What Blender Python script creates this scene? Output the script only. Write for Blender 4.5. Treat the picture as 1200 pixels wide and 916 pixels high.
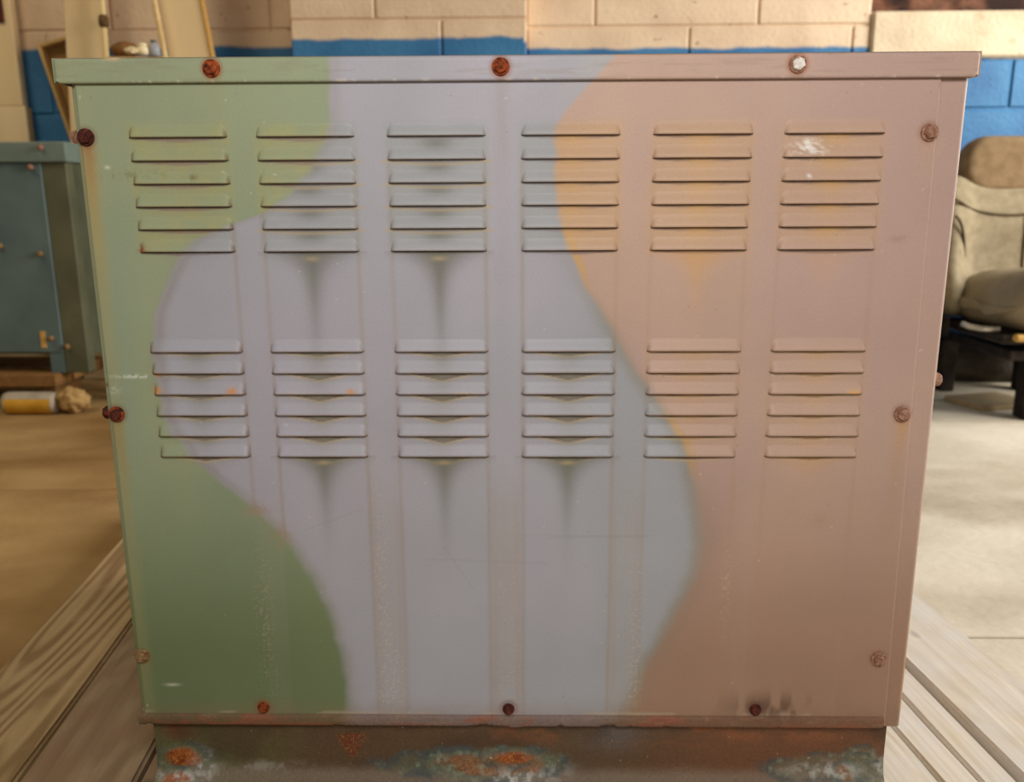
import bpy, bmesh, math, random
import numpy as np
from mathutils import Vector, Matrix, noise as mnoise

random.seed(7)
rng = np.random.default_rng(11)
for o in list(bpy.data.objects):
    bpy.data.objects.remove(o)
scene = bpy.context.scene
COL = scene.collection

# ------------------------------------------------------------------ camera
F_PX = 1000.0
CAM = Vector((0.0091, -0.797, 0.64))
PITCH, YAW, ROLL = 0.22285, 0.01733, -0.00499
cp, sp = math.cos(PITCH), math.sin(PITCH)
cy, sy = math.cos(YAW), math.sin(YAW)
cr, sr = math.cos(ROLL), math.sin(ROLL)
RM = (np.array([[cr, -sr, 0], [sr, cr, 0], [0, 0, 1]])
      @ np.array([[1, 0, 0], [0, -sp, -cp], [0, cp, -sp]])
      @ np.array([[cy, sy, 0], [-sy, cy, 0], [0, 0, 1]]))     # rows: right, down, forward
cd = bpy.data.cameras.new('camera')
cam = bpy.data.objects.new('camera', cd)
COL.objects.link(cam)
m3 = Matrix([[RM[0][i], -RM[1][i], -RM[2][i]] for i in range(3)])
cam.matrix_world = Matrix.Translation(CAM) @ m3.to_4x4()
cd.sensor_width = 36.0
cd.lens = F_PX / 1200 * 36.0
cd.clip_start = 0.02
cd.dof.use_dof = True
cd.dof.focus_distance = 0.83
cd.dof.aperture_fstop = 6.5
scene.camera = cam

# ------------------------------------------------------------------ light
world = bpy.data.worlds.new('world')
scene.world = world
world.use_nodes = True
bg = world.node_tree.nodes['Background']
bg.inputs[0].default_value = (1.0, 0.87, 0.70, 1)
bg.inputs[1].default_value = 0.13


def area(name, loc, target, sx, sy_, power, color):
    l = bpy.data.lights.new(name, 'AREA')
    l.shape = 'RECTANGLE'
    l.size, l.size_y = sx, sy_
    l.energy = power
    l.color = color
    o = bpy.data.objects.new(name, l)
    COL.objects.link(o)
    o.location = loc
    o.rotation_euler = (Vector(target) - Vector(loc)).to_track_quat('-Z', 'Y').to_euler()
    return o


area('bay_door_daylight', (3.9, 0.9, 1.9), (0.6, 1.5, 0.1), 2.0, 2.2, 235, (1.0, 0.965, 0.91))
area('frontal_key', (0.08, -1.05, 1.13), (0.0, 0.0, 0.6), 0.5, 0.35, 11.0, (1.0, 0.95, 0.89))  # added flash-like key light behind the camera, no fixture there
area('warm_left_fill', (-2.3, 0.9, 2.5), (-1.9, 1.0, 0.0), 1.2, 0.3, 19, (1.0, 0.84, 0.58))  # added warm fill to brighten the left floor, source unseen
vs = scene.view_settings
vs.view_transform = 'Standard'
vs.look = 'None'
vs.exposure = 0.0
vs.gamma = 1.0
vs.use_curve_mapping = False


# ------------------------------------------------------------------ helpers
def at(px, py, axis, val):
    """photograph pixel -> point where that sight line meets the plane axis=val"""
    d = RM.T @ np.array([(px - 600) / F_PX, (py - 458) / F_PX, 1.0])
    t = (val - CAM[axis]) / d[axis]
    return Vector(np.array(CAM) + t * d)


def lin(c):
    c = np.asarray(c, float) / 255.0
    return np.where(c <= 0.04045, c / 12.92, ((c + 0.055) / 1.055) ** 2.4)


def rgba(c):
    return tuple(lin(c)) + (1.0,)


def tag(o, label=None, cat=None, group=None, kind=None):
    if label:
        o['label'] = label
    if cat:
        o['category'] = cat
    if group:
        o['group'] = group
    if kind:
        o['kind'] = kind
    return o


def empty(name, loc, label, cat, rz=0.0, group=None):
    o = bpy.data.objects.new(name, None)
    o.empty_display_size = 0.05
    COL.objects.link(o)
    o.location = loc
    o.rotation_euler = (0, 0, rz)
    tag(o, label, cat, group)
    return o


def link(name, me, mat, parent=None, loc=(0, 0, 0)):
    o = bpy.data.objects.new(name, me)
    COL.objects.link(o)
    if mat is not None and not me.materials:
        me.materials.append(mat)
    if parent is not None:
        o.parent = parent
    o.location = loc
    return o


def from_bm(name, bm, mat, parent=None, loc=(0, 0, 0), smooth=False):
    bmesh.ops.recalc_face_normals(bm, faces=bm.faces)
    me = bpy.data.meshes.new(name)
    bm.to_mesh(me)
    bm.free()
    if smooth:
        me.shade_smooth()
    return link(name, me, mat, parent, loc)


def bm_box(bm, x0, x1, y0, y1, z0, z1, bevel=0.0, seg=2, rot=None):
    r = bmesh.ops.create_cube(bm, size=1.0)
    vsn = r['verts']
    for v in vsn:
        v.co = Vector((x0 + (v.co.x + .5) * (x1 - x0), y0 + (v.co.y + .5) * (y1 - y0), z0 + (v.co.z + .5) * (z1 - z0)))
    if bevel > 0:
        ed = list({e for v in vsn for e in v.link_edges})
        bmesh.ops.bevel(bm, geom=ed, offset=bevel, segments=seg, affect='EDGES', profile=0.5)
    return bm


def box(name, x0, x1, y0, y1, z0, z1, mat, parent=None, bevel=0.0, seg=2, off=(0, 0, 0), smooth=False):
    bm = bmesh.new()
    bm_box(bm, x0 - off[0], x1 - off[0], y0 - off[1], y1 - off[1], z0 - off[2], z1 - off[2], bevel, seg)
    return from_bm(name, bm, mat, parent, smooth=smooth)


def tube(name, pts, r, mat, parent=None, n=10, taper=None):
    """a swept round bar with closed ends"""
    bm = bmesh.new()
    pts = [Vector(p) for p in pts]
    rings = []
    for i, p in enumerate(pts):
        d = (pts[min(i + 1, len(pts) - 1)] - pts[max(i - 1, 0)]).normalized()
        a = d.orthogonal().normalized() if i == 0 else (pa - d * pa.dot(d)).normalized()
        pa = a
        b = d.cross(a)
        rr = r if taper is None else r * taper[i]
        rings.append([bm.verts.new(p + (a * math.cos(k * 2 * math.pi / n) + b * math.sin(k * 2 * math.pi / n)) * rr) for k in range(n)])
    for A, B in zip(rings, rings[1:]):
        for k in range(n):
            bm.faces.new((A[k], A[(k + 1) % n], B[(k + 1) % n], B[k]))
    bm.faces.new(rings[0][::-1])
    bm.faces.new(rings[-1])
    return from_bm(name, bm, mat, parent, smooth=True)


def lathe(name, prof, mat, parent=None, n=20, loc=(0, 0, 0), axis='Z'):
    bm = bmesh.new()
    rings = []
    for r, h in prof:
        ring = []
        for k in range(n):
            a = 2 * math.pi * k / n
            p = Vector((r * math.cos(a), r * math.sin(a), h))
            if axis == 'X':
                p = Vector((h, r * math.cos(a), r * math.sin(a)))
            ring.append(bm.verts.new(p))
        rings.append(ring)
    for A, B in zip(rings, rings[1:]):
        for k in range(n):
            bm.faces.new((A[k], A[(k + 1) % n], B[(k + 1) % n], B[k]))
    bm.faces.new(rings[0][::-1])
    bm.faces.new(rings[-1])
    return from_bm(name, bm, mat, parent, loc, smooth=True)


def grid_mesh(name, P, mat, parent, C=None, keep=None, smooth=True):
    """P: (n,m,3) array of points -> quad grid, C: (n,m,3) linear colours"""
    n, m = P.shape[:2]
    idx = np.arange(n * m).reshape(n, m)
    q = np.stack([idx[:-1, :-1], idx[:-1, 1:], idx[1:, 1:], idx[1:, :-1]], -1).reshape(-1, 4)
    if keep is not None:
        q = q[keep.reshape(-1)]
    me = bpy.data.meshes.new(name)
    me.vertices.add(n * m)
    me.vertices.foreach_set('co', P.reshape(-1).astype(np.float32))
    me.loops.add(q.size)
    me.loops.foreach_set('vertex_index', q.reshape(-1).astype(np.int32))
    me.polygons.add(len(q))
    me.polygons.foreach_set('loop_start', (np.arange(len(q)) * 4).astype(np.int32))
    me.update(calc_edges=True)
    if C is not None:
        ca = me.color_attributes.new('paint', 'FLOAT_COLOR', 'POINT')
        c4 = np.ones((n * m, 4), np.float32)
        c4[:, :3] = np.clip(C.reshape(-1, 3), 0, 1)
        ca.data.foreach_set('color', c4.reshape(-1))
    if smooth:
        me.shade_smooth()
    return link(name, me, mat, parent)


# numpy noise --------------------------------------------------------------
TAB = rng.random((256, 256))


def vn(x, y):
    xi, yi = np.floor(x).astype(int), np.floor(y).astype(int)
    fx, fy = x - xi, y - yi
    fx, fy = fx * fx * (3 - 2 * fx), fy * fy * (3 - 2 * fy)
    g = lambda a, b: TAB[a & 255, b & 255]
    return ((g(xi, yi) * (1 - fx) + g(xi + 1, yi) * fx) * (1 - fy)
            + (g(xi, yi + 1) * (1 - fx) + g(xi + 1, yi + 1) * fx) * fy)


def fbm(x, y, oct_=4):
    s, a, t = 0, 0.5, 0
    for k in range(oct_):
        s = s + a * vn(x * 2 ** k + 17.3 * k, y * 2 ** k + 5.1 * k)
        t += a
        a *= 0.5
    return s / t


def sstep(a, b, x):
    t = np.clip((x - a) / (b - a), 0, 1)
    return t * t * (3 - 2 * t)


def mix(C, c, k):
    k = np.clip(k, 0, 1)[..., None]
    return C * (1 - k) + lin(c) * k


# materials ----------------------------------------------------------------
class NT:
    def __init__(s, name):
        s.m = bpy.data.materials.new(name)
        s.m.use_nodes = True
        s.t = s.m.node_tree
        s.b = s.t.nodes['Principled BSDF']

    def n(s, typ, **kw):
        nd = s.t.nodes.new(typ)
        for k, v in kw.items():
            setattr(nd, k, v)
        return nd

    def l(s, a, b):
        s.t.links.new(a, b)


def noise_mat(name, c1, c2, scale=8.0, rough=0.7, bump=0.1, bscale=60.0, metal=0.0, detail=6.0,
              stretch=(1, 1, 1), c3=None, scale3=3.0, lo=0.35, hi=0.65, lo3=0.55, hi3=0.7, spec=0.3, rot=0.0):
    t = NT(name)
    tc = t.n('ShaderNodeTexCoord')
    mp = t.n('ShaderNodeMapping')
    mp.inputs['Scale'].default_value = stretch
    mp.inputs['Rotation'].default_value = (0, 0, rot)
    t.l(tc.outputs['Object'], mp.inputs[0])
    oi = t.n('ShaderNodeObjectInfo')
    ad = t.n('ShaderNodeVectorMath', operation='MULTIPLY_ADD')
    t.l(oi.outputs['Random'], ad.inputs[0])
    ad.inputs[1].default_value = (13, 7, 5)
    t.l(mp.outputs[0], ad.inputs[2])
    nz = t.n('ShaderNodeTexNoise')
    nz.inputs['Scale'].default_value = scale
    nz.inputs['Detail'].default_value = detail
    t.l(ad.outputs[0], nz.inputs['Vector'])
    rp = t.n('ShaderNodeValToRGB')
    rp.color_ramp.elements[0].position = lo
    rp.color_ramp.elements[1].position = hi
    rp.color_ramp.elements[0].color = rgba(c1)
    rp.color_ramp.elements[1].color = rgba(c2)
    t.l(nz.outputs[0], rp.inputs[0])
    out = rp.outputs[0]
    if c3 is not None:
        n3 = t.n('ShaderNodeTexNoise')
        n3.inputs['Scale'].default_value = scale3
        n3.inputs['Detail'].default_value = 5
        t.l(ad.outputs[0], n3.inputs['Vector'])
        mr = t.n('ShaderNodeMapRange')
        mr.inputs[1].default_value, mr.inputs[2].default_value = lo3, hi3
        t.l(n3.outputs[0], mr.inputs[0])
        mx = t.n('ShaderNodeMix', data_type='RGBA')
        t.l(mr.outputs[0], mx.inputs[0])
        t.l(out, mx.inputs[6])
        mx.inputs[7].default_value = rgba(c3)
        out = mx.outputs[2]
    t.l(out, t.b.inputs['Base Color'])
    nb = t.n('ShaderNodeTexNoise')
    nb.inputs['Scale'].default_value = bscale
    nb.inputs['Detail'].default_value = 4
    t.l(ad.outputs[0], nb.inputs['Vector'])
    bp = t.n('ShaderNodeBump')
    bp.inputs['Strength'].default_value = bump
    bp.inputs['Distance'].default_value = 0.01
    t.l(nb.outputs[0], bp.inputs['Height'])
    t.l(bp.outputs[0], t.b.inputs['Normal'])
    t.b.inputs['Roughness'].default_value = rough
    t.b.inputs['Metallic'].default_value = metal
    t.b.inputs['Specular IOR Level'].default_value = spec
    return t.m


def paint_mat(name, rough=0.5, bump=0.05, grain=0.10):
    """colour comes from the paint drawn on the sheet, plus fine chalky grain"""
    t = NT(name)
    at_ = t.n('ShaderNodeAttribute', attribute_name='paint')
    tc = t.n('ShaderNodeTexCoord')
    nz = t.n('ShaderNodeTexNoise')
    nz.inputs['Scale'].default_value = 420
    nz.inputs['Detail'].default_value = 3
    t.l(tc.outputs['Object'], nz.inputs['Vector'])
    n2 = t.n('ShaderNodeTexNoise')
    n2.inputs['Scale'].default_value = 9
    n2.inputs['Detail'].default_value = 6
    t.l(tc.outputs['Object'], n2.inputs['Vector'])
    mr = t.n('ShaderNodeMapRange')
    mr.inputs[1].default_value, mr.inputs[2].default_value = 0.3, 0.7
    mr.inputs[3].default_value, mr.inputs[4].default_value = 1 - grain, 1 + grain * 0.6
    t.l(nz.outputs[0], mr.inputs[0])
    m2 = t.n('ShaderNodeMapRange')
    m2.inputs[1].default_value, m2.inputs[2].default_value = 0.3, 0.7
    m2.inputs[3].default_value, m2.inputs[4].default_value = 0.95, 1.05
    t.l(n2.outputs[0], m2.inputs[0])
    mu = t.n('ShaderNodeMath', operation='MULTIPLY')
    t.l(mr.outputs[0], mu.inputs[0])
    t.l(m2.outputs[0], mu.inputs[1])
    vm = t.n('ShaderNodeVectorMath', operation='SCALE')
    t.l(at_.outputs['Color'], vm.inputs[0])
    t.l(mu.outputs[0], vm.inputs['Scale'])
    t.l(vm.outputs[0], t.b.inputs['Base Color'])
    bp = t.n('ShaderNodeBump')
    bp.inputs['Strength'].default_value = bump
    bp.inputs['Distance'].default_value = 0.002
    t.l(nz.outputs[0], bp.inputs['Height'])
    t.l(bp.outputs[0], t.b.inputs['Normal'])
    t.b.inputs['Roughness'].default_value = rough
    t.b.inputs['Specular IOR Level'].default_value = 0.3
    return t.m


def wood_mat(name, c1, c2, c3, grain_len=0.045, rough=0.75, bump=0.25, scale=9.0, contrast=(0.35, 0.65), knots=0.7, rings=75):
    """long grain along local Y with cathedral figure"""
    t = NT(name)
    tc = t.n('ShaderNodeTexCoord')
    oi = t.n('ShaderNodeObjectInfo')
    ad = t.n('ShaderNodeVectorMath', operation='MULTIPLY_ADD')
    t.l(oi.outputs['Random'], ad.inputs[0])
    ad.inputs[1].default_value = (3.1, 9.7, 2.3)
    t.l(tc.outputs['Object'], ad.inputs[2])
    mp = t.n('ShaderNodeMapping')
    mp.inputs['Scale'].default_value = (1, grain_len * 3.2, 1)
    t.l(ad.outputs[0], mp.inputs[0])
    nz = t.n('ShaderNodeTexNoise')
    nz.inputs['Scale'].default_value = scale
    nz.inputs['Detail'].default_value = 2
    nz.inputs['Roughness'].default_value = 0.4
    t.l(mp.outputs[0], nz.inputs['Vector'])
    mul = t.n('ShaderNodeMath', operation='MULTIPLY')
    mul.inputs[1].default_value = rings
    t.l(nz.outputs[0], mul.inputs[0])
    sn = t.n('ShaderNodeMath', operation='SINE')
    t.l(mul.outputs[0], sn.inputs[0])
    rp = t.n('ShaderNodeValToRGB')
    rp.color_ramp.elements[0].color = rgba(c1)
    rp.color_ramp.elements[1].color = rgba(c2)
    rp.color_ramp.elements[0].position = 0.1
    rp.color_ramp.elements[1].position = 0.8
    mr = t.n('ShaderNodeMapRange')
    mr.inputs[1].default_value, mr.inputs[2].default_value = -1, 1
    t.l(sn.outputs[0], mr.inputs[0])
    t.l(mr.outputs[0], rp.inputs[0])
    mp2 = t.n('ShaderNodeMapping')
    mp2.inputs['Scale'].default_value = (130, 2.5, 130)
    t.l(ad.outputs[0], mp2.inputs[0])
    n2 = t.n('ShaderNodeTexNoise')
    n2.inputs['Scale'].default_value = 1
    n2.inputs['Detail'].default_value = 4
    t.l(mp2.outputs[0], n2.inputs['Vector'])
    n3 = t.n('ShaderNodeTexNoise')
    n3.inputs['Scale'].default_value = 14
    n3.inputs['Detail'].default_value = 6
    t.l(ad.outputs[0], n3.inputs['Vector'])
    m3_ = t.n('ShaderNodeMapRange')
    m3_.inputs[1].default_value, m3_.inputs[2].default_value = contrast
    t.l(n3.outputs[0], m3_.inputs[0])
    mx = t.n('ShaderNodeMix', data_type='RGBA')
    t.l(m3_.outputs[0], mx.inputs[0])
    t.l(rp.outputs[0], mx.inputs[6])
    mx.inputs[7].default_value = rgba(c3)
    m4 = t.n('ShaderNodeMapRange')
    m4.inputs[1].default_value, m4.inputs[2].default_value = 0.3, 0.7
    m4.inputs[3].default_value, m4.inputs[4].default_value = 0.88, 1.06
    t.l(n2.outputs[0], m4.inputs[0])
    vm = t.n('ShaderNodeVectorMath', operation='SCALE')
    vk = t.n('ShaderNodeTexVoronoi')
    vk.inputs['Scale'].default_value = 7.5
    mpk = t.n('ShaderNodeMapping')
    mpk.inputs['Scale'].default_value = (1, 0.62, 0.05)
    t.l(ad.outputs[0], mpk.inputs[0])
    t.l(mpk.outputs[0], vk.inputs['Vector'])
    mk_ = t.n('ShaderNodeMapRange')
    mk_.inputs[1].default_value, mk_.inputs[2].default_value = 0.10, 0.05
    mk_.inputs[4].default_value = knots
    t.l(vk.outputs['Distance'], mk_.inputs[0])
    mxk = t.n('ShaderNodeMix', data_type='RGBA')
    t.l(mk_.outputs[0], mxk.inputs[0])
    t.l(mx.outputs[2], mxk.inputs[6])
    mxk.inputs[7].default_value = rgba(tuple(v * 0.6 for v in c1))
    t.l(mxk.outputs[2], vm.inputs[0])
    t.l(m4.outputs[0], vm.inputs['Scale'])
    t.l(vm.outputs[0], t.b.inputs['Base Color'])
    bp = t.n('ShaderNodeBump')
    bp.inputs['Strength'].default_value = bump
    bp.inputs['Distance'].default_value = 0.003
    t.l(n2.outputs[0], bp.inputs['Height'])
    t.l(bp.outputs[0], t.b.inputs['Normal'])
    t.b.inputs['Roughness'].default_value = rough
    t.b.inputs['Specular IOR Level'].default_value = 0.2
    return t.m


def wall_mat():
    """painted block: cream above, blue below an uneven brushed line (a line per bay)"""
    t = NT('painted_block')
    geo = t.n('ShaderNodeNewGeometry')
    sx = t.n('ShaderNodeSeparateXYZ')
    t.l(geo.outputs['Position'], sx.inputs[0])
    # paint line height by bay
    fc = t.n('ShaderNodeValToRGB')
    fc.color_ramp.interpolation = 'CONSTANT'
    e = fc.color_ramp.elements
    ZL = lambda z: (z - 1.0, z - 1.0, z - 1.0, 1)
    e[0].position, e[0].color = 0.0, ZL(1.222)
    for p, z in ((0.5 + 0.0 / 6, 1.207), (0.5 + 1.34 / 6, 1.158)):
        q = e.new(p)
        q.color = ZL(z)
    e[-1].position, e[-1].color = 0.999, ZL(1.158)
    mrx = t.n('ShaderNodeMapRange')
    mrx.inputs[1].default_value, mrx.inputs[2].default_value = -3, 3
    t.l(sx.outputs[0], mrx.inputs[0])
    t.l(mrx.outputs[0], fc.inputs[0])
    nz = t.n('ShaderNodeTexNoise')
    nz.inputs['Scale'].default_value = 7
    nz.inputs['Detail'].default_value = 5
    t.l(geo.outputs['Position'], nz.inputs['Vector'])
    jm = t.n('ShaderNodeMath', operation='MULTIPLY_ADD')
    t.l(nz.outputs[0], jm.inputs[0])
    jm.inputs[1].default_value = 0.035
    t.l(sx.outputs[2], jm.inputs[2])
    sb = t.n('ShaderNodeMath', operation='SUBTRACT')
    t.l(jm.outputs[0], sb.inputs[0])
    t.l(fc.outputs[0], sb.inputs[1])
    mr = t.n('ShaderNodeMapRange')
    mr.inputs[1].default_value, mr.inputs[2].default_value = 1.010, 1.022
    t.l(sb.outputs[0], mr.inputs[0])
    n2 = t.n('ShaderNodeTexNoise')
    n2.inputs['Scale'].default_value = 5
    n2.inputs['Detail'].default_value = 8
    t.l(geo.outputs['Position'], n2.inputs['Vector'])
    rc = t.n('ShaderNodeValToRGB')
    rc.color_ramp.elements[0].position, rc.color_ramp.elements[0].color = 0.3, rgba((214, 186, 156))
    rc.color_ramp.elements[1].position, rc.color_ramp.elements[1].color = 0.6, rgba((232, 206, 174))
    rb = t.n('ShaderNodeValToRGB')
    rb.color_ramp.elements[0].position, rb.color_ramp.elements[0].color = 0.3, rgba((34, 98, 150))
    rb.color_ramp.elements[1].position, rb.color_ramp.elements[1].color = 0.65, rgba((58, 124, 172))
    t.l(n2.outputs[0], rc.inputs[0])
    t.l(n2.outputs[0], rb.inputs[0])
    # pits and scuffs
    vo = t.n('ShaderNodeTexNoise')
    vo.inputs['Scale'].default_value = 26
    vo.inputs['Detail'].default_value = 3
    t.l(geo.outputs['Position'], vo.inputs['Vector'])
    mp_ = t.n('ShaderNodeMapRange')
    mp_.inputs[1].default_value, mp_.inputs[2].default_value = 0.68, 0.76
    t.l(vo.outputs[0], mp_.inputs[0])
    ds = t.n('ShaderNodeMix', data_type='RGBA')
    t.l(mp_.outputs[0], ds.inputs[0])
    t.l(rc.outputs[0], ds.inputs[6])
    ds.inputs[7].default_value = rgba((150, 118, 92))
    mx = t.n('ShaderNodeMix', data_type='RGBA')
    t.l(mr.outputs[0], mx.inputs[0])
    t.l(rb.outputs[0], mx.inputs[6])
    t.l(ds.outputs[2], mx.inputs[7])
    t.l(mx.outputs[2], t.b.inputs['Base Color'])
    nb = t.n('ShaderNodeTexNoise')
    nb.inputs['Scale'].default_value = 70
    nb.inputs['Detail'].default_value = 5
    t.l(geo.outputs['Position'], nb.inputs['Vector'])
    bp = t.n('ShaderNodeBump')
    bp.inputs['Strength'].default_value = 0.35
    bp.inputs['Distance'].default_value = 0.006
    t.l(nb.outputs[0], bp.inputs['Height'])
    t.l(bp.outputs[0], t.b.inputs['Normal'])
    t.b.inputs['Roughness'].default_value = 0.6
    return t.m


M = {}
M['paint'] = paint_mat('camouflage_paint', 0.5, 0.03, 0.035)
M['paint_rust'] = paint_mat('corroded_paint', 0.6, 0.25, 0.16)
M['interior'] = noise_mat('dark_interior', (14, 11, 9), (24, 18, 14), 10, 0.95, 0.0)
M['pink_side'] = noise_mat('faded_pink_paint', (172, 142, 128), (186, 156, 142), 12, 0.55, 0.05)
M['green_side'] = noise_mat('faded_green_paint', (128, 140, 112), (150, 160, 132), 12, 0.55, 0.05)
M['lid_top'] = noise_mat('lid_top_paint', (118, 104, 96), (160, 142, 132), 10, 0.6, 0.05)
M['rust'] = noise_mat('bright_rust', (84, 34, 14), (178, 84, 38), 220, 0.85, 0.5, 500, c3=(56, 22, 10), scale3=150)
M['dark_rust'] = noise_mat('dark_rust', (58, 22, 16), (110, 52, 38), 220, 0.8, 0.5, 500, c3=(36, 14, 10), scale3=150)
M['pink_bolt'] = noise_mat('pink_painted_bolt', (128, 84, 64), (172, 132, 112), 260, 0.6, 0.3, 500)
M['tan_bolt'] = noise_mat('tan_painted_bolt', (112, 84, 46), (160, 132, 92), 260, 0.6, 0.3, 500, c3=(120, 50, 24), scale3=140)
M['pale_bolt'] = noise_mat('worn_bright_bolt', (206, 198, 186), (238, 234, 228), 300, 0.35, 0.2, 500, c3=(170, 110, 76), scale3=120, lo3=0.58, hi3=0.66)
M['block'] = wall_mat()
M['mortar'] = M['block']
M['floor'] = noise_mat('worn_concrete', (184, 173, 152), (208, 199, 181), 2.2, 0.8, 0.25, 40, detail=10, c3=(150, 135, 110), scale3=1.8, lo3=0.5, hi3=0.75, stretch=(1, 1.6, 1))
M['floor_warm_lit'] = noise_mat('warm_lit_concrete', (160, 126, 76), (180, 148, 98), 2.6, 0.8, 0.25, 40, detail=10, c3=(128, 92, 48), scale3=1.6, lo3=0.48, hi3=0.75, stretch=(1, 1.8, 1))  # same concrete, with the warm light at the left painted in
M['deck'] = wood_mat('weathered_pine', (198, 186, 164), (208, 199, 182), (204, 199, 190))
M['deck_fresh'] = wood_mat('figured_pine', (146, 118, 82), (184, 156, 114), (190, 162, 122), grain_len=0.026, scale=7, contrast=(0.5, 0.95), knots=0.15, rings=150)
M['deck_dark'] = wood_mat('brown_pine', (142, 120, 94), (160, 138, 110), (146, 118, 92))  # browner pine for left boards and bearers


# ================================================================= setting
floor = box('floor', -5, 5, -2.5, 3.2, -0.30, -0.088, noise_mat('joint_dirt', (96, 82, 60), (120, 104, 80), 8, 0.95, 0.1))
tag(floor, 'worn tan concrete workshop floor', kind='structure')
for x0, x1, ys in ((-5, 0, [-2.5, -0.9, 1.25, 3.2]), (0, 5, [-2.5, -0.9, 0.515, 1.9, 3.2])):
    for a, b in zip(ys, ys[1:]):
        box('slab', x0 + 0.002, x1 - 0.002, a + 0.0025, b - 0.0025, -0.10, -0.08, M['floor'] if x0 == 0 else M['floor_warm_lit'], floor, 0.002, 1)

WY = 2.75                                   # face of the back wall
PY = 2.58                                   # face of the pilaster
wall = box('wall_back', -5.0, 5.0, WY + 0.008, WY + 0.2, -0.08, 1.33, M['mortar'])
tag(wall, 'painted concrete block wall, cream above and blue below', kind='structure')
box('upper_wall', -5.0, 1.34, WY + 0.008, WY + 0.2, 1.33, 2.3, M['mortar'], wall)
PX0, PX1 = at(340, 23, 1, PY).x, at(617, 23, 1, PY).x
box('pilaster_core', PX0 + 0.006, PX1 - 0.006, PY + 0.008, WY + 0.02, -0.08, 2.3, M['mortar'], wall)
ZC, CH, BL = 1.285, 0.3125, 0.63           # a bed joint, course height, block length
block_cache = {}


def block(x0, x1, y0, y1, z0, z1):
    key = (round(x1 - x0, 4), round(y1 - y0, 4), round(z1 - z0, 4))
    if key not in block_cache:
        bm = bmesh.new()
        bm_box(bm, 0, key[0], 0, key[1], 0, key[2], 0.005, 1)
        bmesh.ops.recalc_face_normals(bm, faces=bm.faces)
        me = bpy.data.meshes.new('concrete_block')
        bm.to_mesh(me)
        bm.free()
        me.materials.append(M['block'])
        block_cache[key] = me
    return link('concrete_block', block_cache[key], None, wall, (x0, y0, z0))


J = 0.004
for k in range(-4, 3):
    z0, z1 = ZC + k * CH, ZC + (k + 1) * CH
    z0c = max(z0, -0.08)
    xs = (0.276 if k % 2 == 0 else 1.903 - 2 * BL)
    a = xs - 9 * BL
    while a < 5.0:
        b = a + BL
        for lo, hi in ((-5.0, PX0), (PX1, 5.0)):
            x0, x1 = max(a, lo), min(b, hi)
            if x1 - x0 < 0.06:
                continue
            if k == -1 and x1 > 1.34:      # blocks under the window sill are cut down
                if x0 < 1.34 - 0.06:
                    block(x0 + J, 1.34 - J, WY, WY + 0.05, z0c + J, z1 - J)
                block(max(x0, 1.34) + J, x1 - J, WY, WY + 0.05, z0c + J, 1.158 - J)
                continue
            if k >= 0 and x1 > 1.34:
                if x0 < 1.34 - 0.06:
                    block(x0 + J, 1.34 - J, WY, WY + 0.05, z0c + J, z1 - J)
                continue
            block(x0 + J, x1 - J, WY, WY + 0.05, z0c + J, z1 - J)
        a = b
    # pilaster: one and a half blocks to a course, alternating
    w = PX1 - PX0
    cut = PX0 + w * (0.36 if k % 2 == 0 else 0.64)
    block(PX0, cut - J, PY, PY + 0.13, z0c + J, z1 - J)
    block(cut + J, PX1, PY, PY + 0.13, z0c + J, z1 - J)

# window over a cast sill, at the right
win = empty('window_1', (2.2, WY + 0.05, 1.33), None, None)
tag(win, 'rusted steel sash window above the cream sill', kind='structure')
M['sash'] = noise_mat('rusted_sash', (96, 58, 40), (150, 104, 78), 9, 0.85, 0.3, 80, c3=(48, 28, 20), scale3=5, lo3=0.5, hi3=0.62)
M['glass'] = noise_mat('dirty_glass', (120, 128, 130), (160, 166, 164), 4, 0.2, 0.02)
sill_mat = noise_mat('cream_sill', (206, 186, 154), (226, 208, 178), 6, 0.7, 0.3, 60, c3=(176, 150, 112), scale3=9, lo3=0.62, hi3=0.75)
x = 1.34
for k in range(4):
    box('sill_block', x + J - 2.2, x + 0.66 - J - 2.2, -0.065, 0.05, 1.158 - 1.33 + J, 0, sill_mat, win, 0.008, 1)
    x += 0.66
for z0, z1 in ((0.0, 0.07), (0.46, 0.5), (0.9, 0.97)):
    box('sash_rail', -0.86, 1.9, 0.04, 0.09, z0, z1, M['sash'], win, 0.004, 1)
for k in range(5):
    xx = -0.86 + k * 0.68
    box('sash_bar', xx, xx + 0.035, 0.035, 0.08, 0.0, 0.97, M['sash'], win, 0.004, 1)
for k in range(4):
    for z0, z1 in ((0.07, 0.46), (0.5, 0.9)):
        box('pane', -0.825 + k * 0.68, -0.18 + k * 0.68, 0.06, 0.066, z0, z1, M['glass'], win)

# ================================================================= plank deck
DA = math.radians(5.6)                      # the deck is turned a little to the cabinet
deck_group = 'boards of the deck under the cabinet'
deck = empty('plank_deck', (0, 0, -0.08), 'low deck of weathered pine boards carrying the camouflage cabinet', 'deck', DA)


def board(u0, u1, v0, v1, mat, z1=0.08, t=0.038, chip=0.0):
    bm = bmesh.new()
    bm_box(bm, u0, u1, v0, v1, z1 - t, z1)
    es = [e for e in bm.edges if abs(e.verts[0].co.y - e.verts[1].co.y) > 0.5]
    bmesh.ops.subdivide_edges(bm, edges=es, cuts=24, use_grid_fill=True)
    ed = [e for e in bm.edges if e.calc_face_angle(0) > 1.0]
    bmesh.ops.bevel(bm, geom=ed, offset=0.004, segments=2, affect='EDGES')
    for v in bm.verts:
        n = mnoise.noise(Vector((v.co.y * 6 + u0 * 31, u1 * 17, 0)))
        v.co.x += n * 0.0016
    return from_bm('plank', bm, mat, deck)


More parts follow.
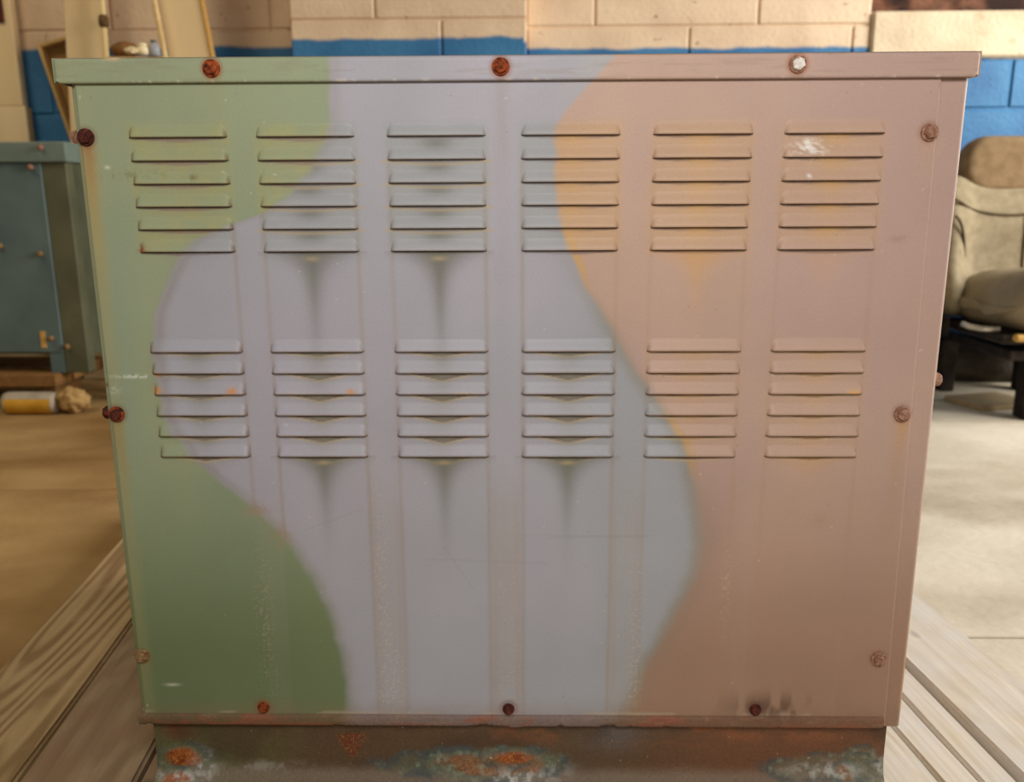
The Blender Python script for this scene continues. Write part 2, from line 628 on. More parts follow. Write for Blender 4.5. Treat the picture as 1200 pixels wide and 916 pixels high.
us = [(-0.701, -0.5635, 'deck_fresh'), (-0.5600, -0.4285, 'deck_dark'), (-0.422, -0.285, 'deck_dark'),
      (-0.28, -0.145, 'deck'), (-0.14, -0.005, 'deck'), (0.0, 0.135, 'deck'), (0.14, 0.275, 'deck'), (0.28, 0.395, 'deck'),
      (0.398, 0.4745, 'deck'), (0.476, 0.5195, 'deck'), (0.521, 0.5625, 'deck'), (0.5735, 0.701, 'deck')]
for u0, u1, mk in us:
    board(u0, u1, -0.85 + random.uniform(-.02, .02), 1.12 + random.uniform(-.02, .02), M[mk])
for v in (-0.7, 0.1, 0.9):
    box('bearer', -0.69, 0.69, v, v + 0.09, 0.0, 0.042, M['deck_dark'], deck, 0.003, 1)

# ================================================================= the cabinet
cab = empty('generator_cabinet', (0, 0, 0), 'louvred steel cabinet in faded green, grey and pink camouflage with rusty bolts', 'cabinet')
DEPTH = 0.60
pp = lambda px, py: (lambda v: (v.x, v.z))(at(px, py, 1, 0))     # photo pixel -> (x, z) on the front sheet
GB = np.array([pp(*p) for p in [(388, 62), (388, 95), (387, 125), (381, 165), (366, 200), (340, 230), (308, 250), (268, 263), (232, 280), (206, 308),
                                (190, 345), (183, 385), (183, 430), (190, 470), (206, 510), (232, 543), (268, 572), (304, 600), (335, 632),
                                (362, 668), (384, 710), (398, 755), (406, 800), (410, 850)]])
PB = np.array([pp(*p) for p in [(722, 62), (700, 85), (680, 105), (662, 130), (652, 160), (649, 200), (652, 235), (660, 270), (673, 305), (688, 340), (708, 375),
                                (728, 405), (745, 435), (762, 462), (780, 490), (797, 515), (806, 540), (811, 570), (818, 605), (819, 640), (812, 672), (797, 705),
                                (778, 740), (757, 780), (738, 820), (725, 850)]])


def bnd(tab, z):
    return np.interp(z, tab[::-1, 1], tab[::-1, 0])


CX = [-0.3050, -0.1897, -0.0716, 0.0490, 0.1672, 0.2838]     # louver columns
HW = 0.0445
ZU = [0.6947 - 0.0204 * k for k in range(6)]
ZL_ = [0.4985 - 0.0207 * k for k in range(6)]
PITCH_L = 0.0205
BOLTS = [(-0.2683, 0.7523, 'rust', 'lid'), (-0.0131, 0.7519, 'rust', 'lid'), (0.2459, 0.7522, 'pale_bolt', 'lid'),
         (-0.3887, 0.6949, 'dark_rust', 'p'), (-0.3886, 0.4369, 'dark_rust', 'p'), (-0.3898, 0.1782, 'tan_bolt', 'p'),
         (0.3676, 0.6947, 'pink_bolt', 'p'), (0.3682, 0.4363, 'pink_bolt', 'p'), (0.3686, 0.1778, 'pink_bolt', 'p'),
         (-0.2674, 0.1194, 'rust', 's'), (-0.0100, 0.1189, 'dark_rust', 's'), (0.2468, 0.1194, 'dark_rust', 's')]

GREEN, GREY, PINK = (146, 160, 135), (170, 169, 180), (186, 158, 149)
OCHRE, TAN, OLIVE = (198, 164, 100), (168, 150, 128), (122, 120, 104)


def camo(X, Z):
    """paint, overspray, rust runs, stains and painted shade on the front sheet, in sheet coordinates (metres)"""
    wob = (fbm(X * 30, Z * 30) - 0.5) * 0.012 + (fbm(X * 140 + 9, Z * 140) - 0.5) * 0.002
    dg = X - bnd(GB, Z) + wob              # <0 green
    dp = X - bnd(PB, Z) + wob * 0.8        # >0 pink
    soft = 0.0035 + 0.0045 * sstep(0.42, 0.30, Z)
    kg = 1 - sstep(-soft, soft, dg)
    kp = sstep(-soft, soft, dp)
    C = np.ones(X.shape + (3,)) * lin(GREY)
    # grey: patchy bluish / warm fading
    C = mix(C, (162, 164, 171), sstep(0.4, 0.7, fbm(X * 7, Z * 5 + 3)) * 0.5 + sstep(-0.02, 0.12, X) * 0.6 + sstep(0.35, 0.2, Z) * 0.4)
    C = mix(C, (174, 168, 180), sstep(0.45, 0.7, fbm(X * 6 + 40, Z * 6)) * 0.35)
    G = np.ones_like(C) * lin(GREEN)
    G = mix(G, (156, 164, 130), sstep(0.42, 0.68, fbm(X * 9 + 5, Z * 4)) * 0.6)
    # the lower green is less bleached, with light fall-off painted in
    G = mix(G, (105, 120, 83), sstep(0.44, 0.16, Z) * 0.9)
    Pk = np.ones_like(C) * lin(PINK)
    Pk = mix(Pk, (192, 163, 144), sstep(0.42, 0.7, fbm(X * 7 + 80, Z * 5)) * 0.6)
    Pk = mix(Pk, (158, 124, 102), sstep(0.44, 0.14, Z) * 0.9)  # lower pink darkened too, partly for the light fall-off
    inU = sstep(0.585, 0.60, Z) * sstep(0.712, 0.700, Z)
    inL = sstep(0.387, 0.40, Z) * sstep(0.515, 0.505, Z)
    blot = fbm(X * 60, Z * 60)
    for k, cx in enumerate(CX):
        col = sstep(HW + 0.006, HW - 0.002, np.abs(X - cx))
        G = mix(G, (164, 164, 118), col * inU * (0.30 + 0.45 * sstep(0.4, 0.65, blot)))
        amt = {3: 0.70, 4: 0.55, 5: 0.40}.get(k, 0.3)
        Pk = mix(Pk, (196, 162, 128), col * inU * amt)
        Pk = mix(Pk, (194, 162, 138), col * inL * 0.4)
        C = mix(C, (160, 164, 166), col * inU * 0.75)
    # cool pink strip between columns
    C = C * (1 - kg[..., None]) + G * kg[..., None]
    C = C * (1 - kp[..., None]) + Pk * kp[..., None]
    kgrey = (1 - kg) * (1 - kp)
    # overspray rims
    C = mix(C, (132, 126, 122), np.exp(-((dg - 0.006) / 0.006) ** 2) * 0.34 * sstep(0.62, 0.56, Z) * sstep(0.33, 0.40, Z))
    C = mix(C, (150, 142, 136), np.exp(-((dg - 0.004) / 0.006) ** 2) * 0.30)
    C = mix(C, (186, 176, 150), np.exp(-((dp + 0.012) / 0.012) ** 2) * 0.18 * sstep(0.70, 0.76, Z))
    C = mix(C, (140, 136, 118), np.exp(-((dp + 0.002) / 0.008) ** 2) * 0.48 * sstep(0.63, 0.5, Z))
    C = mix(C, (150, 130, 112), np.exp(-((dp - 0.010) / 0.014) ** 2) * 0.30 * sstep(0.42, 0.30, Z))
    # ochre run along the pink edge under the fourth column
    C = mix(C, (206, 162, 92), np.exp(-((dp - 0.004) / 0.0035) ** 2) * sstep(0.625, 0.60, Z) * sstep(0.545, 0.585, Z) * 0.75)
    C = mix(C, (196, 156, 92), np.exp(-((dp - 0.003) / 0.004) ** 2) * sstep(0.445, 0.425, Z) * sstep(0.365, 0.40, Z) * 0.7)
    # vertical run marks at louver ends
    stre = fbm(X * 260, Z * 6)
    for k, cx in enumerate(CX):
        for s in (-1, 1):
            ln = np.exp(-((X - cx - s * (HW - 0.001)) / 0.0022) ** 2)
            C = mix(C, (156, 138, 118), ln * kgrey * 0.36 * sstep(0.70, 0.66, Z) * (0.5 + stre))
            C = mix(C, (172, 138, 104), ln * kp * 0.20 * sstep(0.70, 0.66, Z) * (0.4 + stre))
    # pale dusty bands between the columns, low down
    spk = vn(X * 900, Z * 900)
    for k in range(5):
        c0, c1 = CX[k] + HW, CX[k + 1] - HW
        inside = sstep(c0 - 0.003, c0 + 0.008, X) * sstep(c1 + 0.003, c1 - 0.008, X)
        low = sstep(0.41, 0.30, Z)
        amt = [0.25, 0.8, 0.95, 0.75, 0.25][k]
        C = mix(C, (170, 158, 146), inside * low * amt * (0.10 + 0.75 * stre * fbm(X * 20, Z * 9 + 31)))
        C = mix(C, (206, 192, 170), inside * low * sstep(0.80, 0.93, spk) * sstep(0.45, 0.6, fbm(X * 70, Z * 40)) * amt * 0.38)
        edge = np.exp(-((X - c0 - 0.004) / 0.003) ** 2) + np.exp(-((X - c1 + 0.004) / 0.003) ** 2)
        C = mix(C, (168, 140, 116), edge * low * amt * 0.22 * (0.4 + stre))
    for (px, py, w, h, a) in ((448, 700, 8, 170, .8), (460, 800, 12, 60, .9), (745, 760, 7, 100, .85), (850, 690, 5, 60, .5), (600, 800, 14, 50, .5), (310, 730, 10, 90, .45)):
        x, z = pp(px, py)
        r = np.exp(-((X - x) / (w * .0009)) ** 2 - ((Z - z) / (h * .0008)) ** 2)
        C = mix(C, (200, 188, 166), r * sstep(0.66, 0.86, spk) * a * 0.8)
    # stains under the louver lips, and crescents painted as shaded gaps
    gx = np.abs
    for k, cx in enumerate(CX):
        s = (X - cx) / HW
        for grp, zs in ((0, ZU), (1, ZL_)):
            for i, z0 in enumerate(zs):
                d = z0 - 0.0008 - Z
                m = (d > -0.001) & (d < 0.13) & (np.abs(s) < 1.15)
                if not m.any():
                    continue
                dd, ss = d[m], s[m]
                sub = C[m]
                kgr, kpk, kgn = kgrey[m], kp[m], kg[m]
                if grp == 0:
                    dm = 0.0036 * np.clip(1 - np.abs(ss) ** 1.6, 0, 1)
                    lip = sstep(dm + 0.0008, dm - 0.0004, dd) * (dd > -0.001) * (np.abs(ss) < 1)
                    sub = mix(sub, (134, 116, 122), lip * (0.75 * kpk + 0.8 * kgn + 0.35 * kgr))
                else:
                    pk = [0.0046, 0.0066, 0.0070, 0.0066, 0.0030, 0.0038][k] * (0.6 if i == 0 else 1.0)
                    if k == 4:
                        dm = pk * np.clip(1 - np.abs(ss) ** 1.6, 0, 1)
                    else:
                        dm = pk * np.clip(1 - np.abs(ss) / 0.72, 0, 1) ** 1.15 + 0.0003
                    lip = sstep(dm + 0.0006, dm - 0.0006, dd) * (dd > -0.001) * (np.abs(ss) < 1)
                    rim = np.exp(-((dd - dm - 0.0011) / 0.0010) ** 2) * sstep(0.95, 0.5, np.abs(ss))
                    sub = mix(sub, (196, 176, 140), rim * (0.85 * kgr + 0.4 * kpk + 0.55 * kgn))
                    sub = mix(sub, (112, 90, 78), lip * 0.85)  # dark crescent painted for the shaded gap below the lip
                last = i == 5
                gap = (dd > 0) & (dd < (0.02 if not last else 0.2))
                if not last:
                    fun = np.exp(-(ss / 0.30) ** 2) * np.exp(-dd / 0.010) * gap
                    wide = np.exp(-(ss / 0.75) ** 2) * np.exp(-dd / 0.006) * gap
                    if grp == 0:
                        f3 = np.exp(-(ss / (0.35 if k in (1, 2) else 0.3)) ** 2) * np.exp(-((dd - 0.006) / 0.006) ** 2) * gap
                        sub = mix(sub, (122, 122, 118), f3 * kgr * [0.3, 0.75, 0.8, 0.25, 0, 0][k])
                        sub = mix(sub, (186, 164, 118), np.exp(-((dd - 0.0028 * np.clip(1 - ss * ss, 0, 1) - 0.001) / 0.0012) ** 2) * kgr * 0.55 * (k in (1, 2)) * (i > 0))
                        sub = mix(sub, (206, 164, 108), (wide * 0.55 + fun * 0.5) * kpk)
                        sub = mix(sub, (172, 150, 96), wide * 0.4 * kgn)
                    else:
                        sub = mix(sub, (132, 130, 116), (fun * 0.9 + wide * 0.2) * kgr)
                        sub = mix(sub, (200, 158, 110), (fun * 0.4 + wide * 0.2) * kpk)
                else:
                    if grp == 0:
                        A = [0.10, 0.85, 0.92, 0.12, 0.75, 0.3][k]
                        L = [0.02, 0.066, 0.072, 0.02, 0.038, 0.03][k]
                    else:
                        A = [0.3, 0.95, 0.95, 0.95, 0.1, 0.45][k]
                        L = [0.015, 0.048, 0.052, 0.050, 0.02, 0.018][k]
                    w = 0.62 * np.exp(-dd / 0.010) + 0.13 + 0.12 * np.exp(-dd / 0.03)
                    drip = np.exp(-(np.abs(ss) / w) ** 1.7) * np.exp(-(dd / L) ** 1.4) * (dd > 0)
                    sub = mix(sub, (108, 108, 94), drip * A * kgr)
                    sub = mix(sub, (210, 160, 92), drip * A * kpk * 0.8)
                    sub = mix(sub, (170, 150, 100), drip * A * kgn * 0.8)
                    # pale tip of the drip
                    tip = np.exp(-(ss / 0.16) ** 2 - ((dd - 0.0065) / 0.0022) ** 2)
                    sub = mix(sub, (192, 172, 132), tip * A * 0.6 * kgr)
                C[m] = sub
    # rust runs under the bolts
    for (px, py, w, L, a, c) in ((101, 166, 9, 300, .85, (178, 150, 84)), (101, 165, 7, 50, .95, (150, 86, 52)), (137, 492, 7, 170, .85, (160, 134, 76)), (1057, 490, 8, 50, .6, (206, 152, 88)),
                                 (1057, 490, 10, 330, .22, (176, 140, 104)), (587, 84, 9, 230, .35, (150, 140, 124)), (250, 88, 10, 80, .3, (160, 150, 96)),
                                 (1089, 160, 12, 60, .28, (198, 158, 104)), (170, 772, 6, 40, .3, (150, 120, 80))):
        x, z = pp(px, py)
        d = z - Z
        wobx = (fbm(Z * 40 + x * 50, X * 0 + 3.3) - 0.5) * 0.004
        r = np.exp(-((X - x + wobx) / (w * .00080)) ** 2) * np.exp(-np.clip(d, 0, None) / (L * .00055)) * sstep(-0.002, 0.004, d)
        C = mix(C, c, r * a * (0.65 + 0.6 * fbm(X * 200, Z * 25)))
    # halos round the bolts
    for bx, bz, mk, w in BOLTS:
        r = np.hypot(X - bx, Z - bz)
        hc = {'rust': (150, 84, 52), 'dark_rust': (120, 62, 46), 'pale_bolt': (168, 108, 66), 'pink_bolt': (150, 104, 78), 'tan_bolt': (140, 110, 70)}[mk]
        C = mix(C, hc, sstep(0.0125, 0.0075, r) * 0.4)
    # left margin of the green sheet: yellowed edge
    C = mix(C, (164, 166, 118), sstep(-0.375, -0.39, X) * kg * 0.15 * (0.5 + stre))
    # bottom: dirt, wear and smoke-dark smudges
    n2 = fbm(X * 45 + 12, Z * 45)
    C = mix(C, (196, 182, 158), np.exp(-((Z - 0.1135) / 0.0016) ** 2) * sstep(0.5, 0.62, fbm(X * 22, Z * 60)) * 0.6)
    C = mix(C, (142, 116, 92), sstep(0.135, 0.108, Z) * (0.20 + 0.25 * n2))
    x0, z0 = pp(905, 828)
    rr = np.exp(-((X - x0) / 0.045) ** 2 - ((Z - z0) / 0.014) ** 2)
    C = mix(C, (88, 64, 50), rr * sstep(0.42, 0.62, fbm(X * 90, Z * 30)) * 0.75)
    # scratches and chips
    def blob(px, py, rx, rz, c, a, th=0.45, sc=240):
        nonlocal C
        x, z = pp(px, py)
        r = np.exp(-((X - x) / (rx * .0008)) ** 2 - ((Z - z) / (rz * .0008)) ** 2)
        C = mix(C, c, r * a * sstep(th, th + 0.12, vn(X * sc * 2, Z * sc * 2)))
    blob(948, 174, 18, 9, (232, 224, 216), 1.0, 0.5, 300)
    blob(946, 168, 5, 5, (240, 236, 230), 1.0, 0.2)
    blob(947, 206, 2, 2, (236, 230, 226), 1.0, 0.1)
    blob(160, 441, 26, 2, (214, 222, 206), 0.9, 0.35)
    blob(186, 439, 8, 3, (196, 130, 70), 0.9, 0.3)
    blob(124, 452, 3, 3, (120, 74, 50), 1, 0.0)
    blob(133, 456, 8, 6, (188, 196, 180), 0.6, 0.3)
    blob(202, 802, 9, 2, (196, 200, 180), 0.9, 0.1)
    blob(126, 196, 3, 2, (206, 206, 186), 1, 0.1)
    blob(186, 457, 6, 4, (214, 142, 70), 1.0, 0.2)
    blob(273, 457, 6, 4, (214, 142, 70), 1.0, 0.2)
    blob(412, 458, 5, 3, (200, 140, 80), .9, 0.2)
    blob(1000, 459, 8, 3, (220, 172, 104), 1.0, 0.2)
    blob(545, 461, 14, 2, (220, 190, 140), .9, 0.3)
    blob(350, 461, 22, 2, (200, 190, 170), .7, 0.4)
    blob(168, 292, 6, 4, (150, 74, 44), .9, 0.2)
    blob(160, 205, 50, 5, (132, 128, 78), .5, 0.6)
    blob(228, 208, 3, 3, (120, 86, 50), .9, 0.0)
    blob(1052, 280, 9, 4, (158, 130, 120), .5, 0.1)
    blob(300, 598, 18, 10, (164, 138, 116), .6, 0.3)
    blob(330, 628, 14, 14, (160, 136, 112), .55, 0.3)
    blob(700, 628, 90, 0.8, (150, 150, 148), .6, 0.0)
    blob(395, 690, 1, 1, (150, 150, 148), .5, 0.0)
    blob(960, 610, 14, 10, (170, 138, 116), .4, 0.2)
    blob(850, 690, 6, 40, (196, 168, 148), .35, 0.6)
    # long faint hairline scratches
    for (a, b, c, d_) in ((190, 700, 220, 670), (355, 622, 425, 596), (500, 655, 640, 660), (640, 630, 760, 628), (555, 690, 520, 640)):
        xa, za = pp(a, b)
        xb, zb = pp(c, d_)
        tt = np.clip(((X - xa) * (xb - xa) + (Z - za) * (zb - za)) / ((xb - xa) ** 2 + (zb - za) ** 2), 0, 1)
        dl = np.hypot(X - xa - tt * (xb - xa), Z - za - tt * (zb - za))
        C = mix(C, (128, 126, 124), sstep(0.0014, 0.0004, dl) * 0.14)
    # scattered tiny nicks
    C = mix(C, (220, 214, 206), sstep(0.988, 0.995, vn(X * 420 + 3, Z * 420)) * 0.5)
    C = mix(C, (100, 88, 76), sstep(0.986, 0.995, vn(X * 380 + 77, Z * 380)) * 0.35)
    return C


# front sheet with a slot behind every louver
XS0, XS1 = -0.3960, 0.3790
nx, nz = 560, 470
gx = np.linspace(XS0, XS1, nx)
gz = np.linspace(0.1005, 0.7440, nz)
# the sheet's right edge runs out slightly toward the bottom
Xg, Zg = np.meshgrid(gx, gz)
er = np.interp(Zg, [0.11, 0.738], [0.3835, 0.3752])
Xg = XS0 + (Xg - XS0) * (er - XS0) / (XS1 - XS0)
Yg = np.zeros_like(Xg) + 0.0008 * (fbm(Xg * 5, Zg * 5) - 0.5)
edge_r = np.clip((Xg - er + 0.003) / 0.003, 0, 1)
Yg = Yg + 0.0025 * edge_r ** 2 + 0.003 * np.clip((XS0 + 0.003 - Xg) / 0.003, 0, 1) ** 2
xc = (Xg[:-1, :-1] + Xg[1:, 1:]) / 2
zc = (Zg[:-1, :-1] + Zg[1:, 1:]) / 2
keep = np.ones(xc.shape, bool)
LH, LP = 0.0120, 0.0044                     # louver height and how far its lip stands out
for cx in CX:
    for z0 in ZU + ZL_:
        keep &= ~((np.abs(xc - cx) < HW - 0.0035) & (zc > z0 + (-0.0004 if z0 in ZU else 0.0010)) & (zc < z0 + 0.006))
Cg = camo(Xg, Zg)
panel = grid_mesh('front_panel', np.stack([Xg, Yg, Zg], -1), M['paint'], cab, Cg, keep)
panel['label'] = 'louvred front sheet in green, grey and pink camouflage'

# louvers: pressed hoods, open along the lower lip
ns, nt = 40, 9
for grp, zs in ((0, ZU), (1, ZL_)):
    for i, z0 in enumerate(zs):
        for k, cx in enumerate(CX):
            s = np.sin(np.linspace(-1, 1, ns) * math.pi / 2)
            s = np.sign(s) * np.abs(s) ** 0.9
            t = np.linspace(0, 1, nt)
            S, T = np.meshgrid(s, t)
            Sw = np.abs(S) * (1 + 0.07 * (1 - T))
            e = 1 - np.clip((Sw - 0.88) / 0.12, 0, 1) ** 2
            e = np.sqrt(np.clip(e, 0, 1))
            hgt = LH * (0.86 + 0.14 * e)
            prot = LP * e * (0.18 * T + 0.82 * sstep(0, 1, T))
            Xl = cx + S * HW
            Zl = z0 + (1 - T) * hgt
            Yl = -prot + 0.0004 * (1 - T) - 0.0003
            # rolled edge and inner return of the lip
            Xl = np.vstack([Xl, Xl[-1:], Xl[-1:]])
            ed = e[-1:]
            Yl = np.vstack([Yl, Yl[-1:] + 0.0010 * ed, Yl[-1:] + 0.0012])
            Zl = np.vstack([Zl, Zl[-1:] - 0.0004 * ed, Zl[-1:] + 0.0030 * ed])
            Cl = camo(Xl, np.maximum(Zl, z0 + 0.0012))
            Te = np.vstack([T, T[-1:], T[-1:]])
            wear = np.exp(-((Te - 1) / 0.07) ** 2)
            en = sstep(0.90, 0.985, np.abs(np.vstack([S, S[-1:], S[-1:]])))
            Cl = mix(Cl, (112, 84, 60), en * (0.5 if k < 1 else 0.06) * (0.3 + Te))
            Cl = mix(Cl, (150, 118, 92), wear * (0.45 if grp == 1 else 0.25) * (0.5 + fbm(Xl * 90, Zl * 3)))
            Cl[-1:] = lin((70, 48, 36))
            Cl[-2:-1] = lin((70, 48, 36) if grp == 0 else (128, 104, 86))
            grid_mesh('louver', np.stack([Xl, Yl, Zl], -1), M['paint'], panel, Cl)

# corner posts beside the sheet
gz2 = np.linspace(0.0985, 0.7440, 360)
for name, x0, x1 in (('corner_post', -0.4000, -0.372), ('corner_post', 0.366, 0.4000)):
    sgn = 1 if x0 > 0 else -1
    xo, xi = (x1, x0) if sgn > 0 else (x0, x1)
    prof = [(xi, 0.0030), (xo - sgn * 0.004, 0.0030), (xo - sgn * 0.0012, 0.0042), (xo, 0.007), (xo, 0.05)]
    prof = [(xi + (xo - xi) * q * 0.9, 0.0030) for q in np.linspace(0, 0.9, 12)] + prof[1:]
    P = np.array([[(a, b, z) for a, b in prof] for z in gz2])
    if sgn < 0:
        P = P[:, ::-1]
    C = camo(P[..., 0], P[..., 2])
    worn = sstep(0.0035, 0.006, P[..., 1]) * sstep(0.012, 0.006, P[..., 1])  # bend mask: pale rim light painted here, stronger on the right
    C = mix(C, (214, 206, 190), worn * (0.35 + 0.4 * fbm(P[..., 2] * 60, P[..., 0] * 0)) * (1.0 if sgn > 0 else 0.4))
    if sgn > 0:                             # bare yellow primer low on the right edge
        C = mix(C, (214, 170, 40), worn * sstep(0.235, 0.21, P[..., 2]) * sstep(0.11, 0.15, P[..., 2]))
    grid_mesh(name, P, M['paint'], cab, C)

# shell behind
box('side_panel', -0.3995, -0.394, 0.03, DEPTH, 0.099, 0.745, M['green_side'], cab)
box('side_panel', 0.394, 0.3995, 0.03, DEPTH, 0.099, 0.745, M['pink_side'], cab)
box('back_panel', -0.394, 0.394, DEPTH - 0.006, DEPTH, 0.099, 0.745, M['pink_side'], cab)
box('dark_backing', -0.393, 0.393, 0.045, 0.05, 0.099, 0.744, M['interior'], cab)  # added dark sheet so the louver slots read as shade
box('floor_pan', -0.393, 0.393, 0.01, DEPTH - 0.006, 0.099, 0.102, M['interior'], cab)

# lid: flanged cap, a little proud of the front
xl0, xl1 = -0.4105, 0.4050
ZT = 0.7625
prof = [(0.001, 0.7412), (-0.0032, 0.7402), (-0.0042, 0.7412)] + [(-0.0045, z) for z in np.linspace(0.7420, 0.7590, 12)] + \
       [(-0.0039, 0.7607), (-0.0025, 0.7619), (0.000, ZT)]
gxl = np.linspace(xl0, xl1, 620)
P = np.array([[(x, y, z) for y, z in prof] for x in gxl])
tl = (gxl - xl0) / (xl1 - xl0)
endl = np.clip(1 - np.minimum(gxl - xl0, xl1 - gxl) / 0.004, 0, 1) ** 2
P[..., 1] += (endl * 0.003)[:, None]
# corners of the flange are rounded off below
dend = np.minimum(gxl - xl0, xl1 - gxl)
lift = 0.006 * np.clip(1 - dend / 0.007, 0, 1) ** 2
P[:, :3, 2] += lift[:, None]
C = camo(P[..., 0], np.maximum(P[..., 2], 0.7425))
for bx, bz, mk, w in BOLTS[:3]:
    r = np.hypot(P[..., 0] - bx, P[..., 2] - bz)
    C = mix(C, (158, 92, 58), sstep(0.0115, 0.008, r) * 0.3)
nn = fbm(P[..., 0] * 50, P[..., 2] * 200)
C = mix(C, (92, 76, 66), sstep(0.7606, 0.7618, P[..., 2]) * 0.75)
C = mix(C, (176, 112, 72), sstep(0.7604, 0.7612, P[..., 2]) * sstep(0.55, 0.7, nn) * sstep(-0.365, -0.35, P[..., 0]) * sstep(-0.325, -0.335, P[..., 0]))
C = mix(C, (210, 180, 140), sstep(0.758, 0.7612, P[..., 2]) * sstep(0.5, 0.6, nn) * sstep(-0.372, -0.35, P[..., 0]) * sstep(-0.322, -0.335, P[..., 0]))
C = mix(C, (222, 214, 196), np.exp(-((P[..., 2] - 0.7412) / 0.0012) ** 2) * sstep(0.66, 0.78, fbm(P[..., 0] * 130, P[..., 2] * 20)) * 0.7)
C = mix(C, (96, 76, 62), np.exp(-((P[..., 2] - 0.7402) / 0.0010) ** 2) * 0.7)
C = mix(C, (206, 198, 160), sstep(0.008, 0.002, dend)[:, None] * sstep(0.7450, 0.7425, P[..., 2]) * 0.7)
C = mix(C, (140, 126, 110), sstep(0.55, 0.75, fbm(P[..., 0] * 25 + 4, P[..., 2] * 300)) * 0.22)
lid = grid_mesh('lid', P[:, ::-1], M['paint'], cab, C[:, ::-1])
lid['label'] = 'folded lid with a bolted front flange'
bm = bmesh.new()
bm_box(bm, xl0, xl1, -0.0010, DEPTH + 0.006, 0.7585, ZT - 0.0002, 0.001, 1)
from_bm('lid_sheet', bm, M['lid_top'], lid)
box('side_flange', xl0, xl0 + 0.002, -0.003, DEPTH + 0.006, 0.7415, 0.762, M['green_side'], lid)
box('side_flange', xl1 - 0.002, xl1, -0.003, DEPTH + 0.006, 0.7415, 0.762, M['pink_side'], lid)
box('rear_flange', xl0 + 0.002, xl1 - 0.002, DEPTH + 0.004, DEPTH + 0.006, 0.7415, 0.762, M['pink_side'], lid)

# rolled lower trim with chipped rusty edge
prof = [(0.000, 0.1118), (-0.0018, 0.1108), (-0.0030, 0.1090), (-0.0034, 0.1065), (-0.0034, 0.1040), (-0.0030, 0.1015), (-0.0022, 0.0995), (0.000, 0.0988), (0.006, 0.0986)]
gxt = np.linspace(-0.4000, 0.3800, 700)
P = np.array([[(x, y, z) for y, z in prof] for x in gxt])
chip = np.clip(fbm(gxt * 90, gxt * 0 + 2.2) - 0.62, 0, 1) * 0.012 - 0.0016 * np.exp(-((gxt + 0.003) / 0.008) ** 2)
P[:, 5:, 2] += chip[:, None]
C = camo(P[..., 0], P[..., 2])
n1 = fbm(P[..., 0] * 40, P[..., 2] * 300)
C = mix(C, (104, 68, 44), np.full(n1.shape, 0.66))
C = mix(C, (146, 88, 66), sstep(0.48, 0.62, fbm(P[..., 0] * 26 + 3, P[..., 2] * 120)) * 0.7)
C = mix(C, (170, 140, 116), sstep(0.6, 0.75, n1) * 0.2)
grid_mesh('bottom_trim', P[:, ::-1], M['paint_rust'], cab, C[:, ::-1])['label'] = 'rusty chipped rolled lower edge'

# skid base with corroded weld patches
prof = [(0.0100, 0.0990)] + [(0.0085, z) for z in np.linspace(0.097, 0.052, 40)] + \
       [(0.0085 - 0.026 * (1 - math.cos(a)), 0.052 - 0.026 * math.sin(a)) for a in np.linspace(0.06, math.pi / 2, 26)] + \
       [(-0.0185, 0.022), (-0.0190, 0.012), (-0.0190, 0.0)]
prof = np.array(prof)
gxb = np.linspace(-0.3905, 0.3885, 900)
P = np.zeros((len(gxb), len(prof), 3))
P[..., 0] = gxb[:, None]
P[..., 1] = prof[None, :, 0]
P[..., 2] = prof[None, :, 1]
Xb, Zb = P[..., 0], P[..., 2]
# arc length down the profile, for the stains
arc = np.concatenate([[0], np.cumsum(np.hypot(np.diff(prof[:, 0]), np.diff(prof[:, 1])))])
Ab = np.broadcast_to(arc[None], Xb.shape)
C = np.ones(P.shape) * lin((98, 76, 54))
C = mix(C, (96, 100, 62), sstep(-0.16, -0.30, Xb + 0.06 * fbm(Xb * 14, Ab * 30)) * 0.8)
C = mix(C, (120, 78, 54), sstep(0.10, 0.30, Xb + 0.08 * fbm(Xb * 12, Ab * 20)) * 0.75)
C = mix(C, (150, 92, 58), sstep(0.54, 0.68, fbm(Xb * 16 + 8, Ab * 25)) * sstep(0.035, 0.01, Ab) * 0.65)
C = mix(C, (126, 74, 52), np.exp(-((Xb + 0.365) / 0.016) ** 2) * sstep(0.03, 0.015, Ab) * 0.8)
C = mix(C, (108, 112, 116), np.exp(-((Xb - 0.10) / 0.03) ** 2 - ((Ab - 0.016) / 0.02) ** 2) * 0.45)
C = mix(C, (76, 56, 42), sstep(0.5, 0.7, fbm(Xb * 10 + 60, Ab * 16)) * 0.6)
C = mix(C, (136, 120, 102), sstep(0.052, 0.066, Ab + 0.012 * (fbm(Xb * 18, Ab * 20) - .5)) * 0.62)  # outward curve painted paler, for the light it catches
lump = np.zeros_like(Xb)


def arc_at(px, py):
    """photo pixel -> (x, arc length) on the base profile"""
    best = None
    for j in range(len(prof)):
        v = at(px, py, 1, prof[j, 0])
        e = abs(v.z - prof[j, 1])
        if best is None or e < best[0]:
            best = (e, v.x, arc[j])
    return best[1], best[2]


